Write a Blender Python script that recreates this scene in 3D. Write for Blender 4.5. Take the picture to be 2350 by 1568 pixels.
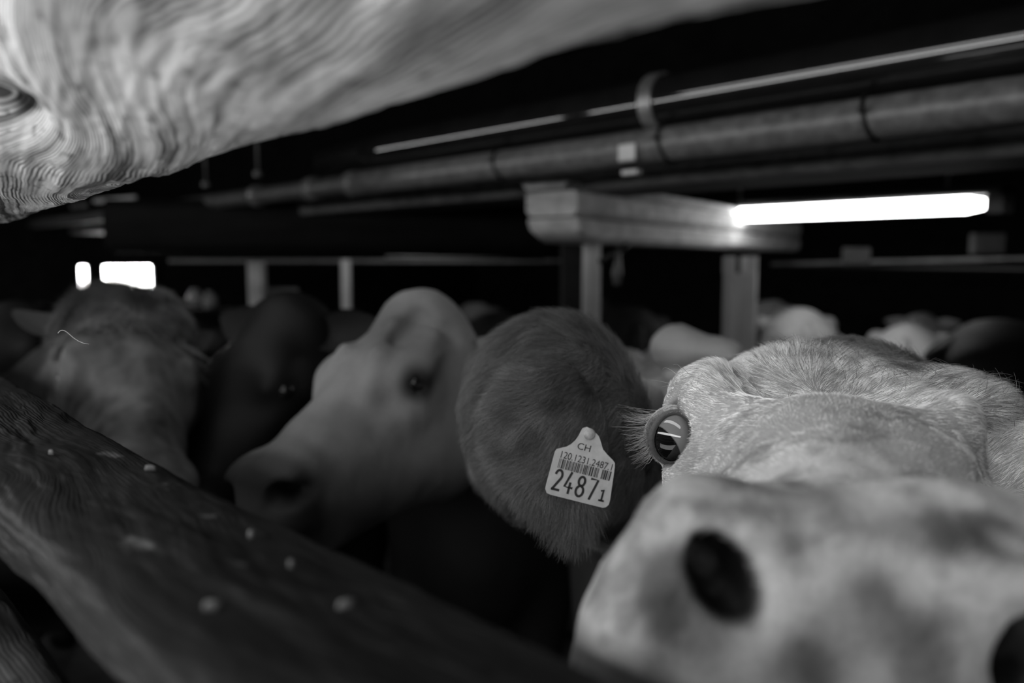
import bpy, math, random
import numpy as np
from mathutils import Matrix, Vector, Euler

for o in list(bpy.data.objects):
    bpy.data.objects.remove(o, do_unlink=True)
SC = bpy.context.scene
COL = SC.collection
random.seed(7)
RNG = np.random.default_rng(7)

# ------------------------------------------------------------------ camera, world, exposure
FPX = 1828.0                                   # 28 mm lens on a 36 mm frame, 2350 px wide
PHI = math.atan(184.0 / FPX)                   # looking slightly down
EYE = np.array([0.0, 0.0, 1.55])
CR = np.array([1.0, 0.0, 0.0])
CF = np.array([0.0, math.cos(PHI), -math.sin(PHI)])
CU = np.array([0.0, math.sin(PHI), math.cos(PHI)])
cd = bpy.data.cameras.new('camera')
cam = bpy.data.objects.new('camera', cd)
COL.objects.link(cam)
cam.location = EYE
cam.rotation_euler = (math.pi / 2 - PHI, 0, 0)
cd.sensor_width = 36.0
cd.lens = 28.0
cd.clip_start = 0.01
cd.clip_end = 60
cd.dof.use_dof = True
cd.dof.focus_distance = 0.63
cd.dof.aperture_fstop = 3.2
cd.dof.aperture_blades = 9
SC.camera = cam
SC.view_settings.view_transform = 'Standard'
SC.view_settings.look = 'None'
SC.view_settings.gamma = 1.0
SC.view_settings.exposure = 0.0
SC.view_settings.use_curve_mapping = False
w = bpy.data.worlds.new('world')
SC.world = w
w.use_nodes = True
w.node_tree.nodes['Background'].inputs[0].default_value = (0.8, 0.8, 0.8, 1)
w.node_tree.nodes['Background'].inputs[1].default_value = 0.03

BU = np.array([-0.695, 0.719, 0.0])            # along the feed fence, away from the camera
BV = np.array([0.719, 0.695, 0.0])             # into the barn


def UV(u, v, z):
    return BU * u + BV * v + np.array([0, 0, z])


def P(x, y, d):                                # the point d metres in front of the lens on the ray of a photo pixel
    return EYE + d * ((x - 1175.0) / FPX * CR + CF + (784.0 - y) / FPX * CU)


def at_z(x, y, z):
    r = P(x, y, 1.0) - EYE
    return EYE + r * ((z - EYE[2]) / r[2])


def at_v(x, y, v):
    r = P(x, y, 1.0) - EYE
    return EYE + r * ((v - EYE @ BV) / (r @ BV))


def area(name, loc, target, sx, sy, power):
    l = bpy.data.lights.new(name, 'AREA')
    l.shape = 'RECTANGLE'
    l.size, l.size_y, l.energy = sx, sy, power
    o = bpy.data.objects.new(name, l)
    COL.objects.link(o)
    o.location = loc
    o.rotation_euler = (Vector(target) - Vector(loc)).to_track_quat('-Z', 'Y').to_euler()
    return o


# daylight through the open side of the feed passage, behind and left of the camera
area('passage_daylight', UV(3.2, -0.85, 1.88), UV(3.2, 0.45, 1.42), 10.0, 0.22, 58)
# daylight thrown back up by the pale passage floor
area('passage_floor_bounce', UV(0.4, -1.0, 0.35), UV(0.3, 0.15, 1.65), 2.6, 1.2, 15)
# added light over the stall, brightening the tops of the heads
area('stall_top_fill', UV(1.0, 0.30, 2.28), UV(0.9, 1.1, 1.2), 2.6, 0.22, 8)
# added bodiless light hidden behind the black cross beam to lift the far posts
area('far_post_fill', (-0.6, 5.3, 2.1), (-1.2, 6.5, 1.2), 1.2, 0.06, 6)

# ------------------------------------------------------------------ node helpers
def new_mat(name):
    m = bpy.data.materials.new(name)
    m.use_nodes = True
    nt = m.node_tree
    b = nt.nodes['Principled BSDF']
    return m, nt, b


def nd(nt, kind, **kw):
    n = nt.nodes.new(kind)
    for k, v in kw.items():
        if k.startswith('i_'):
            n.inputs[k[2:].replace('_', ' ')].default_value = v
        else:
            setattr(n, k, v)
    return n


def mth(nt, op, a, b=None, c=None, clamp=False):
    n = nt.nodes.new('ShaderNodeMath')
    n.operation = op
    n.use_clamp = clamp
    for i, x in enumerate((a, b, c)):
        if x is None:
            continue
        if isinstance(x, (int, float)):
            n.inputs[i].default_value = x
        else:
            nt.links.new(x, n.inputs[i])
    return n.outputs[0]


def noise(nt, vec, scale, detail=4, rough=0.55, dist=0.0):
    n = nd(nt, 'ShaderNodeTexNoise')
    n.inputs['Scale'].default_value = scale
    n.inputs['Detail'].default_value = detail
    n.inputs['Roughness'].default_value = rough
    n.inputs['Distortion'].default_value = dist
    nt.links.new(vec, n.inputs['Vector'])
    return n.outputs['Fac']


def ramp(nt, fac, stops):
    r = nd(nt, 'ShaderNodeValToRGB')
    el = r.color_ramp.elements
    while len(el) > 2:
        el.remove(el[-1])
    for i, (p, v) in enumerate(stops):
        e = el[i] if i < 2 else el.new(p)
        e.position = p
        e.color = (v, v, v, 1)
    nt.links.new(fac, r.inputs[0])
    return r.outputs[0]


def mapping(nt, src, scale=(1, 1, 1), rot=(0, 0, 0)):
    m = nd(nt, 'ShaderNodeMapping')
    m.inputs['Scale'].default_value = scale
    m.inputs['Rotation'].default_value = rot
    nt.links.new(src, m.inputs['Vector'])
    return m.outputs[0]


def bump(nt, b, h, strength, dist):
    n = nd(nt, 'ShaderNodeBump')
    n.inputs['Strength'].default_value = strength
    n.inputs['Distance'].default_value = dist
    nt.links.new(h, n.inputs['Height'])
    nt.links.new(n.outputs[0], b.inputs['Normal'])


def simple(name, val, rough=0.5, metal=0.0, var=0.3, scale=12.0, bmp=0.0, spec=0.5, stretch=(1, 1, 1)):
    m, nt, b = new_mat(name)
    tc = nd(nt, 'ShaderNodeTexCoord')
    v = mapping(nt, tc.outputs['Object'], stretch)
    f = noise(nt, v, scale)
    c = ramp(nt, f, [(0.3, val * (1 - var)), (0.7, val * (1 + var))])
    nt.links.new(c, b.inputs['Base Color'])
    b.inputs['Roughness'].default_value = rough
    b.inputs['Metallic'].default_value = metal
    b.inputs['Specular IOR Level'].default_value = spec
    if bmp:
        bump(nt, b, noise(nt, v, scale * 3), 0.6, bmp)
    return m


def wood(name, lo, hi, along, rough=0.75, scale=1.0, spec=0.3):
    # planed timber whose grain runs along object axis `along`
    m, nt, b = new_mat(name)
    tc = nd(nt, 'ShaderNodeTexCoord')
    s = [22.0 * scale] * 3
    s[along] = 1.2 * scale
    v = mapping(nt, tc.outputs['Object'], s)
    f = noise(nt, v, 1.0, 6, 0.6, 0.4)
    f2 = noise(nt, tc.outputs['Object'], 5.0, 4)
    h = mth(nt, 'ADD', mth(nt, 'MULTIPLY', f, 0.65), mth(nt, 'MULTIPLY', f2, 0.35))
    nt.links.new(ramp(nt, h, [(0.35, lo), (0.65, hi)]), b.inputs['Base Color'])
    b.inputs['Roughness'].default_value = rough
    b.inputs['Specular IOR Level'].default_value = spec
    bump(nt, b, f, 0.5, 0.004)
    return m


def emis(name, val, strength):
    m, nt, b = new_mat(name)
    b.inputs['Base Color'].default_value = (0.8, 0.8, 0.8, 1)
    b.inputs['Emission Color'].default_value = (val, val, val, 1)
    b.inputs['Emission Strength'].default_value = strength
    return m


# ------------------------------------------------------------------ object helpers
def tag(o, label=None, cat=None, group=None, kind=None):
    if label:
        o['label'] = label
    if cat:
        o['category'] = cat
    if group:
        o['group'] = group
    if kind:
        o['kind'] = kind
    return o


def mesh_obj(name, V, F, mat, parent=None, smooth=True, attrs=None, uv=None):
    me = bpy.data.meshes.new(name)
    V = np.asarray(V, dtype=np.float32)
    F = np.asarray(F) if not isinstance(F, list) else F
    if isinstance(F, np.ndarray):
        n, k = F.shape
        me.vertices.add(len(V))
        me.vertices.foreach_set('co', V.ravel())
        me.loops.add(n * k)
        me.loops.foreach_set('vertex_index', F.ravel().astype(np.int32))
        me.polygons.add(n)
        me.polygons.foreach_set('loop_start', np.arange(0, n * k, k, dtype=np.int32))
        me.update(calc_edges=True)
    else:
        me.from_pydata([tuple(map(float, v)) for v in V], [], [tuple(map(int, f)) for f in F])
    me.validate()
    me.polygons.foreach_set('use_smooth', np.full(len(me.polygons), smooth))
    for k, a in (attrs or {}).items():
        at = me.attributes.new(k, 'FLOAT', 'POINT')
        at.data.foreach_set('value', np.asarray(a, dtype=np.float32))
    if uv is not None:
        ul = me.uv_layers.new(name='UVMap')
        li = np.empty(len(me.loops), dtype=np.int32)
        me.loops.foreach_get('vertex_index', li)
        ul.data.foreach_set('uv', np.asarray(uv, dtype=np.float32)[li].ravel())
    me.materials.append(mat)
    o = bpy.data.objects.new(name, me)
    COL.objects.link(o)
    if parent is not None:
        o.parent = parent
        o.matrix_parent_inverse = parent.matrix_world.inverted() if parent.type != 'EMPTY' else Matrix.Translation(-Vector(parent.location))
    return o


def empty(name, loc):
    o = bpy.data.objects.new(name, None)
    o.location = Vector(loc)
    o.empty_display_size = 0.05
    COL.objects.link(o)
    return o


def frame(d, up=(0, 0, 1)):
    d = np.asarray(d, float)
    d = d / np.linalg.norm(d)
    s = np.cross(up, d)
    s /= np.linalg.norm(s)
    return d, s, np.cross(d, s)


def tube_geo(pts, rad, seg=16, caps=True):
    pts = np.asarray(pts, float)
    n = len(pts)
    rad = np.broadcast_to(np.asarray(rad, float), (n,))
    t = np.gradient(pts, axis=0)
    t /= np.linalg.norm(t, axis=1)[:, None]
    up = np.array([0, 0, 1.0]) if abs(t[0][2]) < 0.9 else np.array([1.0, 0, 0])
    V = []
    s = np.cross(up, t[0])
    s /= np.linalg.norm(s)
    for i in range(n):
        s = s - t[i] * (s @ t[i])
        s /= np.linalg.norm(s)
        q = np.cross(t[i], s)
        for k in range(seg):
            a = 2 * math.pi * k / seg
            V.append(pts[i] + rad[i] * (math.cos(a) * s + math.sin(a) * q))
    F = [(i * seg + k, i * seg + (k + 1) % seg, (i + 1) * seg + (k + 1) % seg, (i + 1) * seg + k)
         for i in range(n - 1) for k in range(seg)]
    if caps:
        F.append(tuple(range(seg))[::-1])
        F.append(tuple((n - 1) * seg + k for k in range(seg)))
    return V, F


class MB:
    def __init__(self):
        self.V, self.F = [], []

    def add(self, V, F):
        o = len(self.V)
        self.V += [np.asarray(v, float) for v in V]
        self.F += [tuple(i + o for i in f) for f in F]
        return self

    def box(self, c, ax, half, bev=0.0):
        # ax: three unit axes
        c = np.asarray(c, float)
        ax = [np.asarray(a, float) for a in ax]
        if bev <= 0:
            V = [c + ax[0] * half[0] * i + ax[1] * half[1] * j + ax[2] * half[2] * k
                 for i in (-1, 1) for j in (-1, 1) for k in (-1, 1)]
            F = [(0, 1, 3, 2), (4, 6, 7, 5), (0, 4, 5, 1), (2, 3, 7, 6), (0, 2, 6, 4), (1, 5, 7, 3)]
            return self.add(V, F)
        # long axis 0 with an eight-sided (chamfered) section
        pr = [(half[1] - bev, half[2]), (-half[1] + bev, half[2]), (-half[1], half[2] - bev), (-half[1], -half[2] + bev),
              (-half[1] + bev, -half[2]), (half[1] - bev, -half[2]), (half[1], -half[2] + bev), (half[1], half[2] - bev)]
        V = [c + ax[0] * half[0] * i + ax[1] * a + ax[2] * b for i in (-1, 1) for a, b in pr]
        F = [(k, (k + 1) % 8, 8 + (k + 1) % 8, 8 + k) for k in range(8)]
        F += [tuple(range(8))[::-1], tuple(range(8, 16))]
        return self.add(V, F)

    def tube(self, pts, rad, seg=16):
        return self.add(*tube_geo(pts, rad, seg))

    def build(self, name, mat, parent=None, smooth=False):
        return mesh_obj(name, self.V, self.F, mat, parent, smooth)


# ------------------------------------------------------------------ value noise in numpy
_PERM = np.random.default_rng(3).random(4096).astype(np.float32)


def vnoise(p, seed=0):
    p = np.asarray(p, dtype=np.float32)
    i = np.floor(p).astype(np.int64)
    f = p - i
    f = f * f * (3 - 2 * f)
    out = 0
    for dx in (0, 1):
        for dy in (0, 1):
            for dz in (0, 1):
                h = ((i[..., 0] + dx) * 73856093 ^ (i[..., 1] + dy) * 19349663 ^ (i[..., 2] + dz) * 83492791 ^ seed * 2654435) & 4095
                wgt = (f[..., 0] if dx else 1 - f[..., 0]) * (f[..., 1] if dy else 1 - f[..., 1]) * (f[..., 2] if dz else 1 - f[..., 2])
                out = out + wgt * _PERM[h]
    return out * 2 - 1


def fbm(p, oct=3, seed=0):
    a, s, r = 1.0, 0.0, 0.0
    for k in range(oct):
        r = r + a * vnoise(p * (2.03 ** k) + 17.3 * k, seed + k)
        s += a
        a *= 0.5
    return r / s


def sstep(a, b, x):
    t = np.clip((x - a) / (b - a), 0, 1)
    return t * t * (3 - 2 * t)


# ------------------------------------------------------------------ smooth solids on a graded grid
class Frame:
    def __init__(self, M=None, t=(0, 0, 0), s=1.0):
        self.M = np.eye(3) if M is None else np.asarray(M, float)
        self.t = np.asarray(t, float)
        self.s = s

    def inv(self, p):
        return ((p - self.t.astype(np.float32)) @ self.M.astype(np.float32)) / np.float32(self.s)

    def fwd(self, p):
        return self.M @ (np.asarray(p, float) * self.s) + self.t


class Solid:
    def __init__(self):
        self.ops = []

    def ell(self, fr, c, r, k=0.03, sub=False, rot=None):
        self.ops.append(('e', fr, np.asarray(c, float), np.asarray(r, float), k, sub, rot))

    def cone(self, fr, a, b, ra, rb, k=0.03, sub=False, sc=(1, 1, 1)):
        self.ops.append(('c', fr, np.asarray(a, float), np.asarray(b, float), (ra, rb), k, sub, np.asarray(sc, float)))

    def dist(self, op, p):
        if op[0] == 'e':
            _, fr, c, r, k, sub, rot = op
            q = fr.inv(p) - c.astype(np.float32)
            if rot is not None:
                q = q @ rot.astype(np.float32)
            q0 = q / r.astype(np.float32)
            k0 = np.sqrt((q0 * q0).sum(-1))
            q1 = q0 / r.astype(np.float32)
            k1 = np.sqrt((q1 * q1).sum(-1)) + 1e-9
            return k0 * (k0 - 1) / k1 * fr.s
        _, fr, a, b, rr, k, sub, sc = op
        q = fr.inv(p) / sc.astype(np.float32)
        a2, b2 = (a / sc).astype(np.float32), (b / sc).astype(np.float32)
        ba = b2 - a2
        h = np.clip(((q - a2) @ ba) / (ba @ ba), 0, 1)
        d = q - a2 - h[..., None] * ba
        return (np.sqrt((d * d).sum(-1)) - (rr[0] + (rr[1] - rr[0]) * h)) * fr.s * float(sc.min())

    def bbox(self, op, pad=0.07):
        if op[0] == 'e':
            _, fr, c, r, *_ = op
            w0 = fr.fwd(c)
            R = r.max() * fr.s + pad
            return w0 - R, w0 + R
        _, fr, a, b, rr, k, sub, sc = op
        A, B = fr.fwd(a), fr.fwd(b)
        R = max(rr) * fr.s * sc.max() + pad
        return np.minimum(A, B) - R, np.maximum(A, B) + R

    @staticmethod
    def comb(f, d, k, sub):
        if sub:
            h = np.clip(k - np.abs(-d - f), 0, None) / k
            return np.maximum(f, -d) + h * h * k * 0.25
        h = np.clip(k - np.abs(f - d), 0, None) / k
        return np.minimum(f, d) - h * h * k * 0.25

    def mesh(self, xs, ys, zs, extra=None):
        xs, ys, zs = [np.asarray(a, np.float32) for a in (xs, ys, zs)]
        f = np.full((len(xs), len(ys), len(zs)), 0.3, np.float32)
        for op in self.ops:
            lo, hi = self.bbox(op)
            i = [np.searchsorted(a, (l, h)) for a, l, h in zip((xs, ys, zs), lo, hi)]
            if any(b <= a for a, b in i):
                continue
            sl = tuple(slice(max(a - 1, 0), b + 1) for a, b in i)
            g = np.stack(np.meshgrid(xs[sl[0]], ys[sl[1]], zs[sl[2]], indexing='ij'), -1)
            d = self.dist(op, g)
            f[sl] = self.comb(f[sl], d, op[4] if op[0] == 'e' else op[5], op[5] if op[0] == 'e' else op[6])
        if extra is not None:
            near = np.abs(f) < 0.05
            idx = np.nonzero(near)
            p = np.stack([xs[idx[0]], ys[idx[1]], zs[idx[2]]], -1)
            f[idx] += extra(p)
        return surface_nets(f, xs, ys, zs)


def surface_nets(f, xs, ys, zs):
    s = f < 0
    nx, ny, nz = f.shape
    c = s[:-1, :-1, :-1].astype(np.int8)
    tot = np.zeros((nx - 1, ny - 1, nz - 1), np.int8)
    for dx in (0, 1):
        for dy in (0, 1):
            for dz in (0, 1):
                tot += s[dx:nx - 1 + dx, dy:ny - 1 + dy, dz:nz - 1 + dz]
    act = (tot > 0) & (tot < 8)
    ci = np.stack(np.nonzero(act), -1)
    vid = np.full(act.shape, -1, np.int32)
    vid[act] = np.arange(len(ci))
    acc = np.zeros((len(ci), 3), np.float64)
    cnt = np.zeros(len(ci))
    C = [xs, ys, zs]
    for ax in range(3):
        for a in (0, 1):
            for b in (0, 1):
                o0 = [0, 0, 0]
                oth = [k for k in range(3) if k != ax]
                o0[oth[0]], o0[oth[1]] = a, b
                i0 = ci + np.array(o0)
                i1 = i0.copy()
                i1[:, ax] += 1
                f0 = f[i0[:, 0], i0[:, 1], i0[:, 2]]
                f1 = f[i1[:, 0], i1[:, 1], i1[:, 2]]
                m = (f0 < 0) != (f1 < 0)
                t = f0[m] / (f0[m] - f1[m])
                p0 = np.stack([C[k][i0[m, k]] for k in range(3)], -1)
                p1 = np.stack([C[k][i1[m, k]] for k in range(3)], -1)
                acc[m] += p0 + (p1 - p0) * t[:, None]
                cnt[m] += 1
    V = acc / cnt[:, None]
    quads = []
    for ax in range(3):
        o1, o2 = [k for k in range(3) if k != ax]
        sa = [slice(None)] * 3
        sb = [slice(None)] * 3
        sa[ax], sb[ax] = slice(0, -1), slice(1, None)
        A, B = s[tuple(sa)], s[tuple(sb)]
        ed = np.stack(np.nonzero(A != B), -1)
        ok = (ed[:, o1] > 0) & (ed[:, o2] > 0) & (ed[:, o1] < f.shape[o1] - 1) & (ed[:, o2] < f.shape[o2] - 1)
        ed = ed[ok]
        ins = A[ed[:, 0], ed[:, 1], ed[:, 2]]

        def cell(d1, d2):
            e = ed.copy()
            e[:, o1] -= d1
            e[:, o2] -= d2
            return vid[e[:, 0], e[:, 1], e[:, 2]]
        q = np.stack([cell(1, 1), cell(0, 1), cell(0, 0), cell(1, 0)], -1)
        flip = ins if ax != 1 else ~ins
        q[~flip] = q[~flip][:, ::-1]
        quads.append(q)
    return V, np.concatenate(quads)


def relax(V, F, it=2, lam=0.5):
    for _ in range(it):
        S = np.zeros_like(V)
        N = np.zeros(len(V))
        for a in range(4):
            for b in (1, 3):
                np.add.at(S, F[:, a], V[F[:, (a + b) % 4]])
                np.add.at(N, F[:, a], 1)
        V = V + lam * (S / np.maximum(N, 1)[:, None] - V)
    return V


def vert_normals(V, F):
    fn = np.cross(V[F[:, 2]] - V[F[:, 0]], V[F[:, 3]] - V[F[:, 1]])
    N = np.zeros_like(V)
    for a in range(4):
        np.add.at(N, F[:, a], fn)
    return N / (np.linalg.norm(N, axis=1)[:, None] + 1e-12)


def graded(lo, hi, flo, fhi, fine, coarse):
    a = [x for x in np.arange(lo, flo, coarse)]
    b = [x for x in np.arange(flo, fhi, fine)]
    c = [x for x in np.arange(fhi, hi + coarse, coarse)]
    return np.array(a + b + c)


# ------------------------------------------------------------------ hair
def hair(name, parent, roots, pts_fn, mat, rad, coat):
    """roots (n,3); pts_fn(roots) -> (n,k,3) strand points; tapered curves."""
    pts = pts_fn
    n, k = pts.shape[:2]
    cu = bpy.data.hair_curves.new(name)
    cu.add_curves([k] * n)
    cu.attributes['position'].data.foreach_set('vector', pts.astype(np.float32).ravel())
    ra = cu.attributes.get('radius') or cu.attributes.new('radius', 'FLOAT', 'POINT')
    r = np.outer(np.broadcast_to(rad, (n,)), np.linspace(1, 0.15, k) ** 0.8)
    ra.data.foreach_set('value', r.astype(np.float32).ravel())
    ca = cu.attributes.new('coat', 'FLOAT', 'POINT')
    ca.data.foreach_set('value', np.repeat(np.asarray(coat, np.float32), k))
    cu.materials.append(mat)
    o = bpy.data.objects.new(name, cu)
    COL.objects.link(o)
    if parent is not None:
        o.parent = parent
        o.matrix_parent_inverse = parent.matrix_world.inverted()
    return o


def sample(V, F, N, count, dens, rng):
    a = V[F]
    ar = np.linalg.norm(np.cross(a[:, 2] - a[:, 0], a[:, 3] - a[:, 1]), axis=1) * 0.5
    wgt = ar * dens(a.mean(1), N[F].mean(1))
    wgt = wgt / wgt.sum()
    idx = rng.choice(len(F), size=count, p=wgt)
    u, v = rng.random(count)[:, None], rng.random(count)[:, None]
    q = a[idx]
    p = (1 - u) * (1 - v) * q[:, 0] + u * (1 - v) * q[:, 1] + u * v * q[:, 2] + (1 - u) * v * q[:, 3]
    nn = N[F[idx]]
    n = (1 - u) * (1 - v) * nn[:, 0] + u * (1 - v) * nn[:, 1] + u * v * nn[:, 2] + (1 - u) * v * nn[:, 3]
    return p, n / (np.linalg.norm(n, axis=1)[:, None] + 1e-9)


def strands(p, n, d, length, lift, rng, k=5, curl=0.0, jit=0.15, clump=0.0):
    """strand points from roots p, normals n, flow d (n,3)."""
    d = d - n * (d * n).sum(1)[:, None]
    d /= np.linalg.norm(d, axis=1)[:, None] + 1e-9
    side = np.cross(n, d)
    d = d + side * (rng.normal(0, jit, len(p)))[:, None]
    d /= np.linalg.norm(d, axis=1)[:, None]
    L = np.broadcast_to(length, (len(p),)) * rng.uniform(0.65, 1.15, len(p))
    lf = np.broadcast_to(lift, (len(p),)) * rng.uniform(0.6, 1.4, len(p))
    out = np.zeros((len(p), k, 3))
    out[:, 0] = p - n * 0.0006
    cur = out[:, 0]
    cs = rng.normal(0, 1, len(p)) * curl
    for i in range(1, k):
        t = i / (k - 1)
        up = lf * (1.25 - 1.2 * t)
        dirv = d * np.cos(up)[:, None] + n * np.sin(up)[:, None] + side * (cs * t)[:, None]
        cur = cur + dirv * (L / (k - 1))[:, None]
        out[:, i] = cur
    return out


def coat_mat(name, mul=1.0, rough=0.6, spec=0.25, hairy=False, fine=350.0, bmp=0.0015):
    m, nt, b = new_mat(name)
    at = nd(nt, 'ShaderNodeAttribute', attribute_name='coat')
    tc = nd(nt, 'ShaderNodeTexCoord')
    src = at.outputs['Fac']
    if hairy:
        hi = nd(nt, 'ShaderNodeHairInfo')
        var = mth(nt, 'MULTIPLY_ADD', hi.outputs['Random'], 0.9, 0.5)
    else:
        f = noise(nt, tc.outputs['Object'], fine, 3)
        var = mth(nt, 'MULTIPLY_ADD', f, 0.6, 0.7)
        bump(nt, b, f, 0.5, bmp)
    v = mth(nt, 'MULTIPLY', mth(nt, 'MULTIPLY', src, var), mul)
    nt.links.new(v, b.inputs['Base Color'])
    b.inputs['Roughness'].default_value = rough
    b.inputs['Specular IOR Level'].default_value = spec
    return m


M_SKIN = coat_mat('short_coat')
M_FUR = coat_mat('hair_strand', 1.35, 0.5, 0.35, hairy=True)
M_EYE, _nt, _b = new_mat('eye')
_tc = nd(_nt, 'ShaderNodeTexCoord')
_sep = nd(_nt, 'ShaderNodeSeparateXYZ')
_nt.links.new(_tc.outputs['Object'], _sep.inputs[0])
_z = mth(_nt, 'ADD', _sep.outputs[2], mth(_nt, 'MULTIPLY', noise(_nt, _tc.outputs['Object'], 3.0), 0.06))
_nt.links.new(ramp(_nt, _z, [(0.60, 0.17), (0.64, 0.004)]), _b.inputs['Base Color'])
_b.inputs['Roughness'].default_value = 0.04
_b.inputs['Coat Weight'].default_value = 0.6
M_EYE_DARK = simple('dark_eye', 0.008, 0.05, var=0.1)
M_LID = simple('eyelid_skin', 0.06, 0.5, var=0.4, scale=250, bmp=0.0008)
M_HORN = simple('hoof', 0.03, 0.5)

# ------------------------------------------------------------------ barn shell
M_DARKWOOD = wood('dark_boards', 0.004, 0.010, 0, spec=0.1)
M_WALL = wood('sooty_wall_boards', 0.004, 0.012, 0, spec=0.08)
M_STRAW_FLOOR = simple('dirty_floor', 0.03, 0.9, var=0.5, scale=9, bmp=0.01)
M_POST = wood('pale_post', 0.42, 0.68, 2)
M_GLASS = emis('bright_daylight_pane', 1.0, 30.0)
X, Y, Z = BU, BV, np.array([0, 0, 1.0])
U0, U1, V0, V1 = -9.0, 9.0, -3.2, 7.6
CEIL = 2.34


def struct(name, mb, mat, label=None):
    o = mb.build(name, mat)
    o['kind'] = 'structure'
    return o


def slab(u0, u1, v0, v1, z0, z1):
    return MB().box(UV((u0 + u1) / 2, (v0 + v1) / 2, (z0 + z1) / 2), (X, Y, Z), ((u1 - u0) / 2, (v1 - v0) / 2, (z1 - z0) / 2))


struct('floor', slab(U0, U1, V0, V1, -0.1, 0.0), M_STRAW_FLOOR)
# boarded ceiling over the stall
mb = MB()
mb.box(UV(0, 4.0, CEIL + 0.07), (X, Y, Z), (9.0, 3.75, 0.02))
vv = 0.35
k = 0
while vv < V1:
    mb.box(UV(0, vv + 0.11, CEIL + 0.02 + 0.006 * (k % 2)), (X, Y, Z), (9.0, 0.105, 0.02))
    vv += 0.22
    k += 1
struct('ceiling', mb, wood('black_ceiling_boards', 0.001, 0.003, 0, spec=0.03))
mb = MB()
mb.box(UV(0, V1 + 0.08, 1.2), (X, Y, Z), (9.0, 0.02, 1.25))
for i in range(14):
    mb.box(UV(0, V1 + 0.03, 0.09 + i * 0.17), (X, Y, Z), (9.0, 0.02 + 0.004 * (i % 2), 0.083))
struct('wall_back', mb, M_WALL)
mb = MB()
mb.box(UV(U0 - 0.05, 3.9, 1.2), (Y, X, Z), (3.8, 0.02, 1.25))
for i in range(14):
    z = 0.09 + i * 0.17
    mb.box(UV(U0, 3.9, z), (Y, X, Z), (3.8, 0.02 + 0.004 * (i % 2), 0.083))
struct('wall_right', mb, M_WALL)

# the end wall on the left with two window openings, framed by pixel rays onto its plane
UW = 8.6
def onU(x, y):
    r = P(x, y, 1.0) - EYE
    p = EYE + r * (UW / (r @ BU))
    return p @ BV, p[2]
va, zt = onU(172, 604)
vb, zb = onU(209, 666)
vc, _ = onU(228, 606)
vd, zb2 = onU(357, 694)
mb = MB()
def wpiece(v0, v1, z0, z1):
    mb.box(UV(UW + 0.05, (v0 + v1) / 2, (z0 + z1) / 2), (Y, X, Z), ((v1 - v0) / 2, 0.04, (z1 - z0) / 2))
wpiece(V0, va, 0, CEIL)
wpiece(vb, vc, 0, CEIL)
wpiece(vd, V1, 0, CEIL)
wpiece(va, vb, zt, CEIL); wpiece(va, vb, 0, zb)
wpiece(vc, vd, zt, CEIL); wpiece(vc, vd, 0, zb2)
struct('wall_left', mb, M_WALL)
for i, (a, b, c, d) in enumerate(((va, vb, zb, zt), (vc, vd, zb2, zt))):
    r = struct('window_%d' % (i + 1), MB().box(UV(UW + 0.11, (a + b) / 2, (c + d) / 2), (Y, X, Z), ((b - a) / 2 + 0.03, 0.006, (d - c) / 2 + 0.03)), M_GLASS)
    f = MB()
    for vx in (a, b):
        f.box(UV(UW - 0.005, vx, (c + d) / 2), (Z, Y, X), ((d - c) / 2 + 0.04, 0.03, 0.02))
    for zx in (c, d):
        f.box(UV(UW - 0.005, (a + b) / 2, zx), (Y, Z, X), ((b - a) / 2, 0.03, 0.02))
    f.build('window_frame', M_DARKWOOD, r)

# ------------------------------------------------------------------ rough timber mesh with relief
def timber(name, u0, u1, vc, zc, sect, nu, nt, mat, relief, label, cat, parent=None, dz=None, dv=None):
    """sect(theta)->(v,z) offsets around the axis; relief(u,theta)->outward displacement."""
    us = np.asarray(u0 + (u1 - u0) * np.linspace(0, 1, nu))
    th = np.linspace(0, 2 * math.pi, nt + 1)[:-1]
    sv, sz, arc = sect(th)
    Ug, Tg = np.meshgrid(us, th, indexing='ij')
    SV, SZ = np.broadcast_to(sv, Ug.shape), np.broadcast_to(sz, Ug.shape)
    rr = np.hypot(SV, SZ)
    D = relief(Ug, Tg)
    SV2, SZ2 = SV * (1 + D / rr), SZ * (1 + D / rr)
    Pw = BU * Ug[..., None] + BV * (vc + SV2)[..., None] + Z * (zc + SZ2)[..., None]
    if dz is not None:
        Pw = Pw + Z * dz(Ug)[..., None]
    if dv is not None:
        Pw = Pw + BV * dv(Ug)[..., None]
    V = Pw.reshape(-1, 3)
    i = np.arange(nu - 1)[:, None] * nt
    j = np.arange(nt)[None, :]
    j1 = (j + 1) % nt
    F = np.stack([i + j, i + j1, i + nt + j1, i + nt + j], -1).reshape(-1, 4)
    caps = []
    for row, flip in ((0, False), (nu - 1, True)):
        base = row * nt
        h = nt // 2
        for q in range(h - 1):
            f = [base + q, base + nt - 1 - q, base + nt - 2 - q, base + q + 1]
            caps.append(f[::-1] if flip else f)
    F = np.concatenate([F, np.array(caps)])
    uvc = np.stack([Ug, np.broadcast_to(arc, Ug.shape)], -1).reshape(-1, 2)
    o = mesh_obj(name, V, F, mat, parent, True, uv=uvc)
    if label:
        tag(o, label, cat)
    return o


def round_sect(rv, rz, e=2.0, rot=0.0):
    def f(th):
        c, s = np.cos(th), np.sin(th)
        q = (np.abs(c) ** e + np.abs(s) ** e) ** (-1 / e)
        v, z = rv * c * q, rz * s * q
        arc = np.concatenate([[0], np.cumsum(np.hypot(np.diff(v), np.diff(z)))])
        return v, z, arc
    return f


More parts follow.
